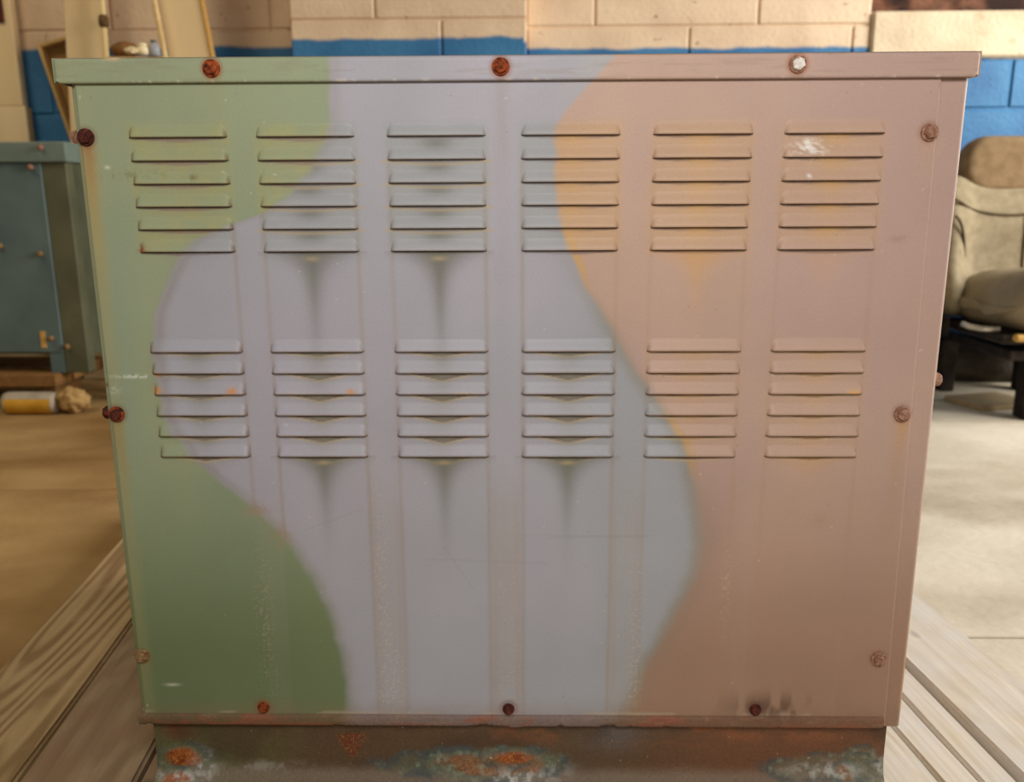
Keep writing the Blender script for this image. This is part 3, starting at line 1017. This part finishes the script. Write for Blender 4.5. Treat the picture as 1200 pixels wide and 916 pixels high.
spk = vn(Xb * 800, Ab * 800)
for (px, py, rx, ry, core) in ((216, 886, 26, 11, 1), (205, 913, 20, 7, 1), (572, 893, 72, 12, 1), (556, 894, 76, 11, 0), (600, 885, 26, 8, 1), (990, 902, 12, 8, 1), (1008, 886, 13, 9, 0), (980, 898, 60, 10, 0), (1020, 906, 18, 9, 0)):
    x, a = arc_at(px, py)
    wx = (fbm(Xb * 50 + px, Ab * 50) - 0.5) * 0.9
    r = np.hypot((Xb - x) / (rx * .00088), (Ab - a) / (ry * .0011)) + wx
    halo = sstep(1.7, 1.0, r)
    nzz = fbm(Xb * 130 + px, Ab * 130)
    C = mix(C, (108, 118, 98), halo * 0.45 * (0.4 + nzz))
    C = mix(C, (72, 80, 80), np.exp(-((r - 1.35) / 0.22) ** 2) * 0.7 * sstep(0.4, 0.6, fbm(Xb * 60 + 3, Ab * 60)))
    C = mix(C, (150, 160, 140), halo * sstep(0.6, 0.8, nzz) * 0.5)
    if core:
        k = sstep(1.05, 0.6, r)
        C = mix(C, (160, 82, 34), k * 0.9)
        C = mix(C, (122, 56, 20), k * sstep(0.45, 0.62, nzz))
        C = mix(C, (206, 140, 66), k * sstep(0.62, 0.72, spk) * 0.5)
        lump += k * 0.0018 * (0.4 + nzz)
    lump += halo * 0.0010 * nzz
for (px, py, rx, ry, al) in ((240, 897, 12, 12, 1.0), (215, 909, 30, 5, .9), (605, 911, 28, 8, 1.0), (968, 903, 40, 7, .75), (1030, 900, 8, 12, .7), (650, 905, 20, 8, .4), (310, 897, 40, 5, .3)):
    x, a = arc_at(px, py)
    r = np.hypot((Xb - x) / (rx * .00088), (Ab - a) / (ry * .0012))
    C = mix(C, (206, 204, 200), np.exp(-r ** 2) * al * (0.12 + 0.8 * sstep(0.42, 0.68, fbm(Xb * 160 + px, Ab * 160))))
# scraped triangle of rust
x, a = arc_at(412, 872)
tri = sstep(0.020, 0.014, np.abs(Xb - x) + (Ab - a + 0.012) * 0.55) * sstep(-0.016, -0.011, Ab - a)
C = mix(C, (112, 56, 34), tri * (0.35 + 0.6 * sstep(0.4, 0.65, fbm(Xb * 150, Ab * 150))))
C = mix(C, (150, 112, 66), tri * sstep(0.62, 0.75, spk) * 0.7)
C = mix(C, (206, 198, 180), sstep(0.978, 0.99, vn(Xb * 210 + 9, Ab * 210)) * 0.6)
P[..., 1] -= lump
base = grid_mesh('skid_base', P[:, ::-1], M['paint_rust'], cab, C[:, ::-1])
base['label'] = 'brown corroded base channel with rust patches'
brown = noise_mat('brown_base_side', (96, 66, 46), (132, 92, 66), 14, 0.7, 0.2)
for sx in (-1, 1):
    bm = bmesh.new()
    xs_ = -0.3905 if sx < 0 else 0.3885
    vts = [bm.verts.new((xs_, y, z)) for y, z in prof] + [bm.verts.new((xs_, DEPTH, 0)), bm.verts.new((xs_, DEPTH, 0.099))]
    bm.faces.new(vts)
    from_bm('base_end', bm, brown, base)
box('base_back', -0.3905, 0.3885, DEPTH - 0.01, DEPTH, 0.0, 0.099, brown, base)


# bolts
def hexbolt(name, x, y, z, mat, head=0.0058, thick=0.0052, washer=0.0078, axis='Y', sgn=-1, rot=0.2, wmat=None):
    def place(p):
        a, b, c = p                        # a,b across, c outwards
        if axis == 'Y':
            return Vector((a, c * sgn, b))
        return Vector((c * sgn, a, b))
    bm = bmesh.new()
    n = 6
    rings = []
    for r, h in ((head, 0.0), (head, thick * 0.8), (head * 0.86, thick), (head * 0.5, thick * 1.03)):
        rings.append([bm.verts.new(place((r * math.cos(rot + k * math.pi / 3), r * math.sin(rot + k * math.pi / 3), h))) for k in range(n)])
    for A, B in zip(rings, rings[1:]):
        for k in range(n):
            bm.faces.new((A[k], A[(k + 1) % n], B[(k + 1) % n], B[k]))
    bm.faces.new(rings[-1])
    bm.faces.new(rings[0][::-1])
    o = from_bm(name, bm, mat, cab, (x, y, z))
    bm = bmesh.new()
    rings = []
    n = 24
    for r, h in ((washer, 0.0), (washer, 0.0012), (washer * 0.93, 0.0018), (washer * 0.4, 0.0019)):
        rings.append([bm.verts.new(place((r * math.cos(k * 2 * math.pi / n), r * math.sin(k * 2 * math.pi / n), h))) for k in range(n)])
    for A, B in zip(rings, rings[1:]):
        for k in range(n):
            bm.faces.new((A[k], A[(k + 1) % n], B[(k + 1) % n], B[k]))
    bm.faces.new(rings[-1])
    from_bm('washer', bm, wmat or mat, o)
    return o


for i, (x, z, mk, where) in enumerate(BOLTS):
    y = {'lid': -0.0045, 'p': -0.0003, 's': -0.0003}[where]
    if where == 's':
        hexbolt('bolt', x, y, z, M[mk], head=0.0050, thick=0.0045, washer=0.0062, rot=0.3 * i)
    else:
        wm = M['pink_bolt'] if mk == 'pale_bolt' else (M['rust'] if mk == 'dark_rust' and i == 4 else M[mk])
        hexbolt('bolt', x, y, z, M[mk], rot=0.37 * i, wmat=wm)
for (px, py, sx, mk) in ((83, 162, -1, 'pink_bolt'), (115, 478, -1, 'dark_rust'), (1107, 440, 1, 'pink_bolt')):
    v = at(px, py, 1, 0.035)
    hexbolt('bolt', -0.3995 if sx < 0 else 0.3995, 0.018, v.z, M[mk], axis='X', sgn=sx, head=0.0066, thick=0.0100, washer=0.0085)

# ================================================================= second cabinet at the left, behind
TY = 2.1
tx1 = at(78, 170, 1, TY).x
tw = 0.86
tx0 = tx1 - tw
tz0 = 0.05
tzt = at(60, 166, 1, TY).z
teal = noise_mat('faded_teal_paint', (86, 104, 104), (102, 120, 118), 5, 0.5, 0.05, c3=(80, 98, 96), scale3=3)
tealo = noise_mat('olive_grey_paint', (84, 86, 64), (102, 102, 78), 6, 0.55, 0.05)
twin = empty('steel_cabinet', ((tx0 + tx1) / 2, TY, tz0), 'blue-grey steel cabinet with olive corner post standing on a wooden pallet', 'cabinet')
L = lambda x0, x1, y0, y1, z0, z1: (x0 - (tx0 + tx1) / 2, x1 - (tx0 + tx1) / 2, y0 - TY, y1 - TY, z0 - tz0, z1 - tz0)
zlip = at(60, 190, 1, TY).z
xpost = at(47, 190, 1, TY).x
zfb = at(65, 413, 1, TY).z
dpt = 0.28
box('front_panel', *L(tx0 + 0.01, xpost, TY, TY + 0.02, zfb, zlip), teal, twin, 0.003, 1)
box('corner_post', *L(xpost, tx1 - 0.012, TY + 0.004, TY + 0.05, tz0, zlip), tealo, twin, 0.003, 1)
box('corner_post', *L(tx0 + 0.01, tx0 + 0.08, TY + 0.021, TY + 0.06, tz0, zlip), tealo, twin, 0.003, 1)
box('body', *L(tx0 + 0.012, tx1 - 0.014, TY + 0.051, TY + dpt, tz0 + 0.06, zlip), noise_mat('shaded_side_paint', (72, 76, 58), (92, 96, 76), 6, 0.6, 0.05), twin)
box('leg', *L(at(59, 425, 1, TY).x, xpost - 0.001, TY + 0.004, TY + 0.05, tz0, zfb), teal, twin)
box('lid', *L(tx0, tx1, TY - 0.012, TY + dpt + 0.01, zlip, tzt), noise_mat('lid_grey_green', (102, 118, 112), (120, 134, 124), 5, 0.5, 0.05), twin, 0.004, 2)
for (px, py) in ((51, 173), (37, 196), (48, 297), (1, 288), (61, 396), (79, 406)):
    v = at(px, py, 1, TY)
    yy = -0.013 if py < 190 else (-0.001 if px < 70 else 0.003)
    r = 0.010
    lathe('bolt', [(r, 0.0), (r, 0.010), (r * 0.7, 0.013)], M['pink_bolt'] if py < 200 else M['tan_bolt'], twin, 6,
          (v.x - (tx0 + tx1) / 2, yy, v.z - tz0)).rotation_euler = (math.pi / 2, 0, 0)
v = at(51, 398, 1, TY)
box('paint_mark', *L(v.x - 0.009, v.x + 0.009, TY - 0.002, TY, v.z - 0.028, v.z + 0.03), noise_mat('yellow_paint_mark', (196, 150, 78), (214, 172, 96), 30, 0.6, 0), twin)

# pallet below it
brownw = wood_mat('brown_pallet_wood', (120, 88, 48), (144, 108, 62), (132, 92, 52))
pal = empty('wooden_pallet', ((tx0 + tx1) / 2, TY, -0.08), 'brown wooden pallet under the blue-grey cabinet', 'pallet')
pxr = at(66, 448, 1, TY - 0.03).x
for k in range(3):
    y0 = TY - 0.03 + k * 0.125
    bm = bmesh.new()
    bm_box(bm, -0.75, pxr - (tx0 + tx1) / 2 + 0.0, y0 - TY, y0 - TY + 0.105, 0.085, 0.13, 0.004, 1)
    from_bm('pallet_board', bm, brownw, pal)
for xx in (-0.7, -0.2, pxr - (tx0 + tx1) / 2 - 0.16):
    box('bearer', xx, xx + 0.07, 0.12, 0.30, 0.0, 0.085, brownw, pal, 0.003, 1)

# roll and rag on the floor in front of the pallet
RY = 2.04
rl = empty('paper_roll', (at(36, 470, 1, RY).x, RY, -0.08), 'pale grey roll with a yellow band lying on the floor under the pallet edge', 'roll')
xa, xb = at(6, 470, 1, RY).x - rl.location.x, at(69, 470, 1, RY).x - rl.location.x
palegrey = noise_mat('pale_wrap', (150, 138, 120), (186, 172, 152), 14, 0.7, 0.3, 40)
yellow = noise_mat('yellow_band', (190, 138, 34), (214, 162, 56), 12, 0.6, 0.1)
lathe('wrap', [(0.012, xa), (0.036, xa + 0.004), (0.038, xa + 0.02), (0.037, xb - 0.02), (0.034, xb - 0.003), (0.012, xb)], palegrey, rl, 24, (0, 0, 0.038), 'X')
bm = bmesh.new()
for i in range(13):
    a0 = math.radians(150 + i * 8)
    for xx in (xa + 0.015, xb - 0.012):
        bm.verts.new((xx, 0.0395 * math.cos(a0), 0.038 + 0.0395 * math.sin(a0)))
bm.verts.ensure_lookup_table()
for i in range(12):
    bm.faces.new((bm.verts[2 * i], bm.verts[2 * i + 1], bm.verts[2 * i + 3], bm.verts[2 * i + 2]))
from_bm('band', bm, yellow, rl, smooth=True)


def lumpy(name, rx, ry, rz, mat, seed, amp=0.25, parent=None, loc=(0, 0, 0), flat=True, sc=2.2):
    bm = bmesh.new()
    bmesh.ops.create_icosphere(bm, subdivisions=4, radius=1.0)
    for v in bm.verts:
        n = mnoise.fractal(v.co * sc + Vector((seed, seed * 2, 0)), 1.0, 2.0, 4)
        v.co *= 1 + n * amp
        v.co = Vector((v.co.x * rx, v.co.y * ry, v.co.z * rz))
    zmin = min(v.co.z for v in bm.verts)
    for v in bm.verts:
        v.co.z -= zmin
        if flat:
            v.co.z = max(v.co.z - 0.12 * rz, 0.0)
    return from_bm(name, bm, mat, parent, loc, smooth=True)


ragm = noise_mat('tan_rag', (150, 116, 66), (184, 150, 96), 12, 0.9, 0.4, 40)
p = at(84, 468, 1, RY)
o = lumpy('crumpled_rag', 0.052, 0.045, 0.042, ragm, 3.1, 0.3, loc=(p.x, RY + 0.01, -0.08))
tag(o, 'crumpled tan rag beside the pale roll on the floor', 'rag')

# ================================================================= boards leaning on the back wall, left
creamw = wood_mat('cream_board', (222, 190, 132), (232, 202, 148), (212, 180, 124), rough=0.6, bump=0.1)
ivory = noise_mat('ivory_panel', (226, 198, 148), (238, 212, 166), 4, 0.6, 0.05, stretch=(1, 1, 0.3))


def upright(name, quad, y, th, mat, label, cat, ztop=1.95, zbot=-0.08, lean=0.0, extra=None):
    """board whose visible outline is quad (left,right edge x at two heights), run on to floor and top"""
    (xl_a, za), (xl_b, zb), (xr_a, _), (xr_b, _) = quad
    fl = lambda z: xl_b + (xl_a - xl_b) * (z - zb) / (za - zb)
    fr = lambda z: xr_b + (xr_a - xr_b) * (z - zb) / (za - zb)
    bx, by = (fl(zbot) + fr(zbot)) / 2, y
    yy = lambda z: lean * (z - zbot)
    bm = bmesh.new()
    f = [(fl(zbot) - bx, yy(zbot), 0), (fr(zbot) - bx, yy(zbot), 0), (fr(ztop) - bx, yy(ztop), ztop - zbot), (fl(ztop) - bx, yy(ztop), ztop - zbot)]
    A = [bm.verts.new(q) for q in f]
    B = [bm.verts.new((q[0], q[1] + th, q[2])) for q in f]
    bm.faces.new(A)
    bm.faces.new(B[::-1])
    for i in range(4):
        bm.faces.new((A[i], A[(i + 1) % 4], B[(i + 1) % 4], B[i]))
    bmesh.ops.recalc_face_normals(bm, faces=bm.faces)
    bmesh.ops.bevel(bm, geom=list(bm.edges), offset=0.003, segments=1, affect='EDGES')
    o = from_bm(name, bm, mat, None, (bx, by, zbot))
    tag(o, label, cat)
    return o


def quad_from(pl0, pl1, pr0, pr1, y):
    a, b, c, d = at(*pl0, 1, y), at(*pl1, 1, y), at(*pr0, 1, y), at(*pr1, 1, y)
    return ((a.x, a.z), (b.x, b.z), (c.x, c.z), (d.x, d.z))


# stack of two pale cases at the far left behind the blue-grey cabinet
Y1 = 2.69
v0, v1 = at(17, 0, 1, Y1), at(28, 124, 1, Y1)
zz = v1.z
low = empty('plywood_case', (v1.x - 0.2, Y1 + 0.03, -0.08), 'lower pale plywood case against the wall behind the blue-grey cabinet', 'case')
box('case_front', -0.22, at(33, 160, 1, Y1).x - low.location.x, -0.03, -0.015, 0, zz + 0.08, ivory, low, 0.002, 1)
box('case_body', -0.22, at(33, 160, 1, Y1).x - low.location.x - 0.004, -0.015, 0.025, 0.002, zz + 0.078, creamw, low)
upc = empty('plywood_case', (v1.x - 0.2, Y1 + 0.03, zz), 'tall pale plywood case standing on top of another case', 'case')
box('case_front', -0.22, v1.x - upc.location.x - 0.008, -0.03, -0.012, 0.001, 0.9, ivory, upc, 0.002, 1)
box('case_body', -0.22, v1.x - upc.location.x - 0.014, -0.012, 0.025, 0.001, 0.898, ivory, upc)
box('handle', -0.10, at(4, 10, 1, Y1).x - upc.location.x, -0.045, -0.03, at(3, 27, 1, Y1).z - zz, at(3, 0, 1, Y1).z - zz + 0.1, M['dark_rust'], upc, 0.004, 1)

# tilted carton with a raised rim
CY_ = 2.66
c0, c1, c2 = at(42, 52, 1, CY_), at(80, 160, 1, CY_), at(77, 44.5, 1, CY_)
ang = math.atan2(c1.x - c0.x, c0.z - c1.z)
card = noise_mat('brown_carton', (150, 112, 62), (170, 130, 78), 6, 0.85, 0.1)
card_lit = noise_mat('lit_carton_edge', (196, 158, 96), (210, 174, 112), 6, 0.85, 0.1)  # lighter copy of the carton, painting its rim as lit
tray = empty('shallow_tray', (c0.x, CY_, c0.z), 'tilted brown shallow tray with pale rim wedged behind the tall cream board', 'tray')
tray.rotation_euler = (0, -ang, 0)
WT, HT = 0.20, 1.2
box('tray_back', 0.0, WT, 0.045, 0.055, -HT, 0.0, card, tray)
box('rim', 0.0, 0.014, 0.0, 0.045, -HT, 0.0, card_lit, tray, 0.003, 1)
box('rim', WT - 0.014, WT, 0.0, 0.045, -HT, 0.0, card_lit, tray, 0.003, 1)
box('rim', 0.014, WT - 0.014, 0.0, 0.045, -0.014, 0.0, card_lit, tray, 0.003, 1)
box('rim', 0.014, WT - 0.014, 0.0, 0.045, -HT, -HT + 0.014, card_lit, tray, 0.003, 1)

upright('cream_board', quad_from((74, 0), (77.5, 65), (116, 0), (123, 65), 2.61), 2.61, 0.03, ivory,
        'tall cream board standing upright beside a pale pole', 'board')
q = at(120, 0, 1, 2.57)
q2 = at(124.5, 65, 1, 2.57)
pole = empty('pale_pole', (q2.x, 2.57, -0.08), 'slim pale pole with a dark binding leaning by the cream board', 'pole')
dx = (q.x - q2.x) / (q.z - q2.z)
tube('shaft', [(dx * (z - q2.z), 0, z + 0.08) for z in (-0.08, 0.5, 1.0, 1.9)], 0.0105, noise_mat('pale_pole_wood', (224, 194, 130), (240, 214, 156), 8, 0.6, 0.1), pole, 12)
kz = at(121, 25, 1, 2.57).z
tube('binding', [(dx * (z - q2.z), 0, z + 0.08) for z in (kz - 0.022, kz - 0.01, kz + 0.012, kz + 0.022)], 0.019, noise_mat('dark_binding', (84, 62, 36), (120, 92, 56), 60, 0.8, 0.3), pole, 12, taper=[0.7, 1, 1, 0.7])
panelb = upright('leaning_panel', quad_from((185, 0), (197, 65), (235, 0), (247.5, 65), 2.55), 2.55, 0.025, ivory,
                 'wide ivory panel with golden edges leaning aslant on the wall', 'panel')
gold = wood_mat('golden_batten', (190, 142, 76), (206, 160, 92), (196, 150, 84))
o = upright('batten', quad_from((177.5, 0), (190.5, 65), (182.5, 0), (195, 65), 2.52), 2.515, 0.02, creamw,
            'narrow pale batten leaning along the left edge of the ivory panel', 'batten')
# golden edge strip of the panel, as a part of it
ql = quad_from((233.5, 0), (246, 65), (237, 0), (249.5, 65), 2.545)
o = upright('edge_strip', ql, 2.545, 0.03, gold, None, None)
ol = o.location.copy()
o.parent = panelb
o.location = ol - panelb.location

# little shelf with odds and ends
sx0, sx1, SY = at(124, 65, 1, 2.2).x, at(196, 65, 1, 2.2).x, 2.2
sz = at(160, 66, 1, SY - 0.0).z
shf = empty('narrow_bench', ((sx0 + sx1) / 2, SY + 0.08, -0.08), 'narrow wooden bench hidden behind the camouflage cabinet', 'bench')
hw2 = (sx1 - sx0) / 2
box('bench_top', -hw2, hw2, -0.08, 0.08, sz + 0.08 - 0.03, sz + 0.08, creamw, shf, 0.003, 1)
for a in (-1, 1):
    for b in (-1, 1):
        box('leg', a * (hw2 - 0.02) - 0.015, a * (hw2 - 0.02) + 0.015, b * 0.06 - 0.015, b * 0.06 + 0.015, 0, sz + 0.05, creamw, shf)
hp = lambda py: at(140, py, 1, SY).z - sz
o = lumpy('leather_pouch', 0.044, 0.035, hp(48) * 0.55, noise_mat('brown_leather', (112, 74, 34), (136, 94, 48), 10, 0.7, 0.2), 5.2, 0.18, loc=(at(140, 60, 1, SY).x, SY + 0.04, sz))
tag(o, 'brown soft pouch behind the lid edge by the pale pole', 'pouch')
whitep = noise_mat('white_plastic', (226, 206, 160), (240, 224, 184), 8, 0.5, 0.05)
jar = empty('small_jar', (at(167, 60, 1, SY - .03).x, SY - 0.03, sz), 'small cream plastic jar on the bench beside the brown pouch', 'jar')
h = hp(53)
lathe('jar_body', [(0.012, 0), (0.018, 0.003), (0.018, h * 0.6), (0.013, h * 0.72)], whitep, jar, 18)
lathe('jar_lid', [(0.014, h * 0.72), (0.014, h * 0.98), (0.012, h)], whitep, jar, 18)
bot = empty('spray_bottle', (at(181, 60, 1, SY).x, SY, sz), 'small bluish plastic bottle on the bench beside the leaning batten', 'bottle')
h = hp(47)
bl = noise_mat('bluish_plastic', (150, 152, 158), (172, 174, 178), 8, 0.4, 0.0)
lathe('bottle_body', [(0.014, 0), (0.018, 0.004), (0.018, h * 0.62), (0.008, h * 0.78), (0.008, h * 0.84)], bl, bot, 18)
lathe('cap', [(0.010, h * 0.84), (0.010, h * 0.98), (0.007, h)], noise_mat('grey_cap', (96, 100, 96), (110, 114, 110), 8, 0.5, 0), bot, 14)
o = lumpy('white_scrap', 0.022, 0.016, hp(60) * 0.6, whitep, 8.3, 0.35, loc=(at(154, 62, 1, SY - 0.05).x, SY - 0.05, sz))
tag(o, 'scrap of white paper crumpled next to the brown pouch', 'scrap')

# ================================================================= car seat at the right
fabric = noise_mat('tan_seat_fabric', (140, 126, 100), (158, 144, 116), 30, 0.9, 0.3, 220)
fabric2 = noise_mat('brown_headrest_fabric', (128, 104, 74), (144, 120, 88), 30, 0.9, 0.3, 220)
seam = noise_mat('seam_thread', (84, 70, 48), (98, 84, 60), 30, 0.9, 0.1)
vinyl = noise_mat('tan_seat_vinyl', (136, 122, 98), (152, 138, 112), 12, 0.55, 0.1)
metal = noise_mat('dark_seat_metal', (34, 28, 24), (58, 48, 40), 20, 0.6, 0.2, metal=0.4)
foam = noise_mat('yellow_foam', (186, 142, 74), (204, 162, 92), 20, 0.9, 0.3)
SX, SYY = 1.74, 2.38
seat = empty('car_seat', (SX, SYY, -0.08), 'loose tan fabric car seat with headrest in front of the blue wall', 'car seat')


def sbox(name, cx, cy_, cz, w, d, h, mat, parent, r=0.06, shape=None, tilt=0.0, sub=2, n=(10, 6, 10)):
    """soft rounded block with an optional shaping function"""
    bm = bmesh.new()
    bmesh.ops.create_cube(bm, size=2.0)
    bmesh.ops.subdivide_edges(bm, edges=bm.edges[:], cuts=11, use_grid_fill=True)
    for v in bm.verts:
        q = Vector((v.co.x * w / 2, v.co.y * d / 2, v.co.z * h / 2))
        inn = Vector((max(-w / 2 + r, min(w / 2 - r, q.x)), max(-d / 2 + min(r, d / 2 - .001), min(d / 2 - min(r, d / 2 - .001), q.y)), max(-h / 2 + r, min(h / 2 - r, q.z))))
        dv = q - inn
        if dv.length > 1e-6:
            dv = dv.normalized() * min(r, max(dv.length, 0))
        q = inn + dv
        if shape:
            q = shape(q)
        v.co = q
    bmesh.ops.rotate(bm, verts=bm.verts[:], cent=(0, 0, -h / 2), matrix=Matrix.Rotation(tilt, 3, 'X'))
    o = from_bm(name, bm, mat, parent, (cx, cy_, cz), smooth=True)
    ss = o.modifiers.new('soft', 'SUBSURF')
    ss.levels = ss.render_levels = 1
    return o


def shape_back(q):
    u, vv = q.x / 0.26, (q.z + 0.25) / 0.5
    if q.y < 0:
        bol = math.exp(-((abs(u) - 0.84) / 0.20) ** 2)
        q.y -= 0.10 * bol * max(0, min(1, 1.25 - vv))
        q.y -= 0.012 * math.cos(vv * 9)
    # shoulders drop, middle of the top edge dips
    if q.z > 0.12:
        k = (q.z - 0.12) / 0.13
        q.z += k * (0.020 * math.exp(-((abs(u) - 0.68) / 0.22) ** 2) - 0.015 * math.exp(-(u / 0.4) ** 2))
        q.x *= 1 - 0.10 * k * k
    return q


ztop = 0.70 + 0.08
back = sbox('backrest', 0, 0.0, ztop - 0.25, 0.54, 0.17, 0.50, fabric, seat, 0.075, shape_back, tilt=-0.16)


def back_pt(u, w, off=0.0):
    """point on the front of the backrest, u across (m), w up from its centre (m)"""
    q = shape_back(Vector((u, -0.085 - off, w)))
    m = Matrix.Rotation(-0.16, 3, 'X')
    c = Vector((0, 0, -0.25))
    return m @ (q - c) + c


def seam_line(pts, parent, r=0.005):
    tube('seam', [back_pt(u, w, 0.001) for u, w in pts], r, seam, parent, 6)


seam_line([(-0.235 + 0.47 * t, 0.165 - 0.055 * math.sin(math.pi * t) ** 0.8) for t in np.linspace(0, 1, 24)], back)
seam_line([(-0.225 + 0.095 * math.sin(t * 1.35), 0.10 - 0.34 * t ** 1.4) for t in np.linspace(0, 1, 22)], back)
seam_line([(0.225 - 0.095 * math.sin(t * 1.35), 0.10 - 0.34 * t ** 1.4) for t in np.linspace(0, 1, 22)], back)
for u in (0.055, -0.04 + 0.19):
    seam_line([(u + 0.006 * t, 0.105 - 0.30 * t) for t in np.linspace(0, 1, 16)], back)


def shape_head(q):
    k = (q.z + 0.1) / 0.2
    q.x *= 1.0 - 0.16 * max(0, k - 0.3) ** 2
    return q


head = sbox('headrest', 0.0, 0.06, 0.825, 0.31, 0.11, 0.21, fabric2, seat, 0.088, shape_head, tilt=-0.1)
for s in (-1, 1):
    tube('headrest_post', [(s * 0.07, 0.08, 0.66), (s * 0.07, 0.09, 0.80)], 0.006, metal, seat, 8)


def shape_cush(q):
    if q.z > 0:
        q.z += 0.030 * math.exp(-((abs(q.x) - 0.20) / 0.06) ** 2) * 0.4
        q.z += 0.03 * max(0, -q.y / 0.25)
    q.z -= 0.085 * (abs(q.x) / 0.265) ** 3 * (1 if q.z > 0 else -0.2)
    return q


cush = sbox('seat_cushion', 0.045, -0.27, 0.375, 0.50, 0.52, 0.21, vinyl, seat, 0.105, shape_cush, tilt=-0.06)
tube('piping', [(-0.215, -0.262, -0.075), (-0.1, -0.27, -0.085), (0.1, -0.27, -0.085), (0.215, -0.262, -0.075)], 0.010, foam, cush, 8)
# frame below: pan, recliner side plates, rails and feet
box('seat_pan', -0.22, 0.24, -0.47, -0.03, 0.255, 0.285, metal, seat, 0.008, 1)
box('foam_edge', -0.19, 0.25, -0.50, -0.47, 0.268, 0.29, foam, seat, 0.006, 1)
for s in (-1, 1):
    bm = bmesh.new()
    pts = [(-0.20, 0.24), (0.02, 0.24), (0.06, 0.33), (0.05, 0.46), (0.0, 0.44), (-0.05, 0.34), (-0.20, 0.30)]
    xx = s * 0.262
    A = [bm.verts.new((xx - 0.006, y, z)) for y, z in pts]
    B = [bm.verts.new((xx + 0.006, y, z)) for y, z in pts]
    bm.faces.new(A)
    bm.faces.new(B[::-1])
    for i in range(len(pts)):
        bm.faces.new((A[i], A[(i + 1) % len(pts)], B[(i + 1) % len(pts)], B[i]))
    from_bm('recliner_plate', bm, metal, seat)
    box('rail', s * 0.12 - 0.06, s * 0.12 + 0.06, -0.46, 0.06, 0.20, 0.235, metal, seat, 0.004, 1)
    box('rail_foot', s * 0.08 - 0.028, s * 0.08 + 0.028, -0.45, -0.38, 0.0, 0.20, metal, seat, 0.006, 1)
    box('rail_foot', s * 0.15 - 0.028, s * 0.15 + 0.028, -0.02, 0.05, 0.0, 0.20, metal, seat, 0.006, 1)
chrome = noise_mat('worn_bright_steel', (190, 184, 172), (220, 214, 202), 40, 0.35, 0.1, metal=0.6)
tube('lever', [(-0.285, -0.34, 0.305), (-0.270, -0.36, 0.298), (-0.245, -0.39, 0.295), (-0.20, -0.42, 0.298)], 0.009, chrome, seat, 8)
# padded side bolster / folded arm
arm = sbox('armrest', -0.315, -0.08, 0.39, 0.08, 0.16, 0.25, vinyl, seat, 0.040, None, tilt=0.22)

# dark sack and a tan board under the seat
rub = noise_mat('dark_canvas', (40, 36, 30), (66, 58, 48), 6, 0.9, 0.3, c3=(88, 78, 62), scale3=4)
o = lumpy('canvas_sack', 0.62, 0.11, 0.095, rub, 2.4, 0.22, loc=(SX + 0.12, 2.585, -0.08), sc=1.6)
tag(o, 'crumpled dark canvas sack on the floor behind the car seat', 'sack')
bm = bmesh.new()
bm_box(bm, -0.13, 0.10, -0.09, 0.09, 0.0, 0.018, 0.004, 1)
o = from_bm('scrap_board', bm, noise_mat('tan_scrap', (136, 116, 84), (160, 140, 106), 5, 0.8, 0.1), None, (1.66, 2.17, -0.08))
o.rotation_euler = (0, 0, 0.3)
tag(o, 'small tan scrap board lying on the floor under the car seat', 'board')
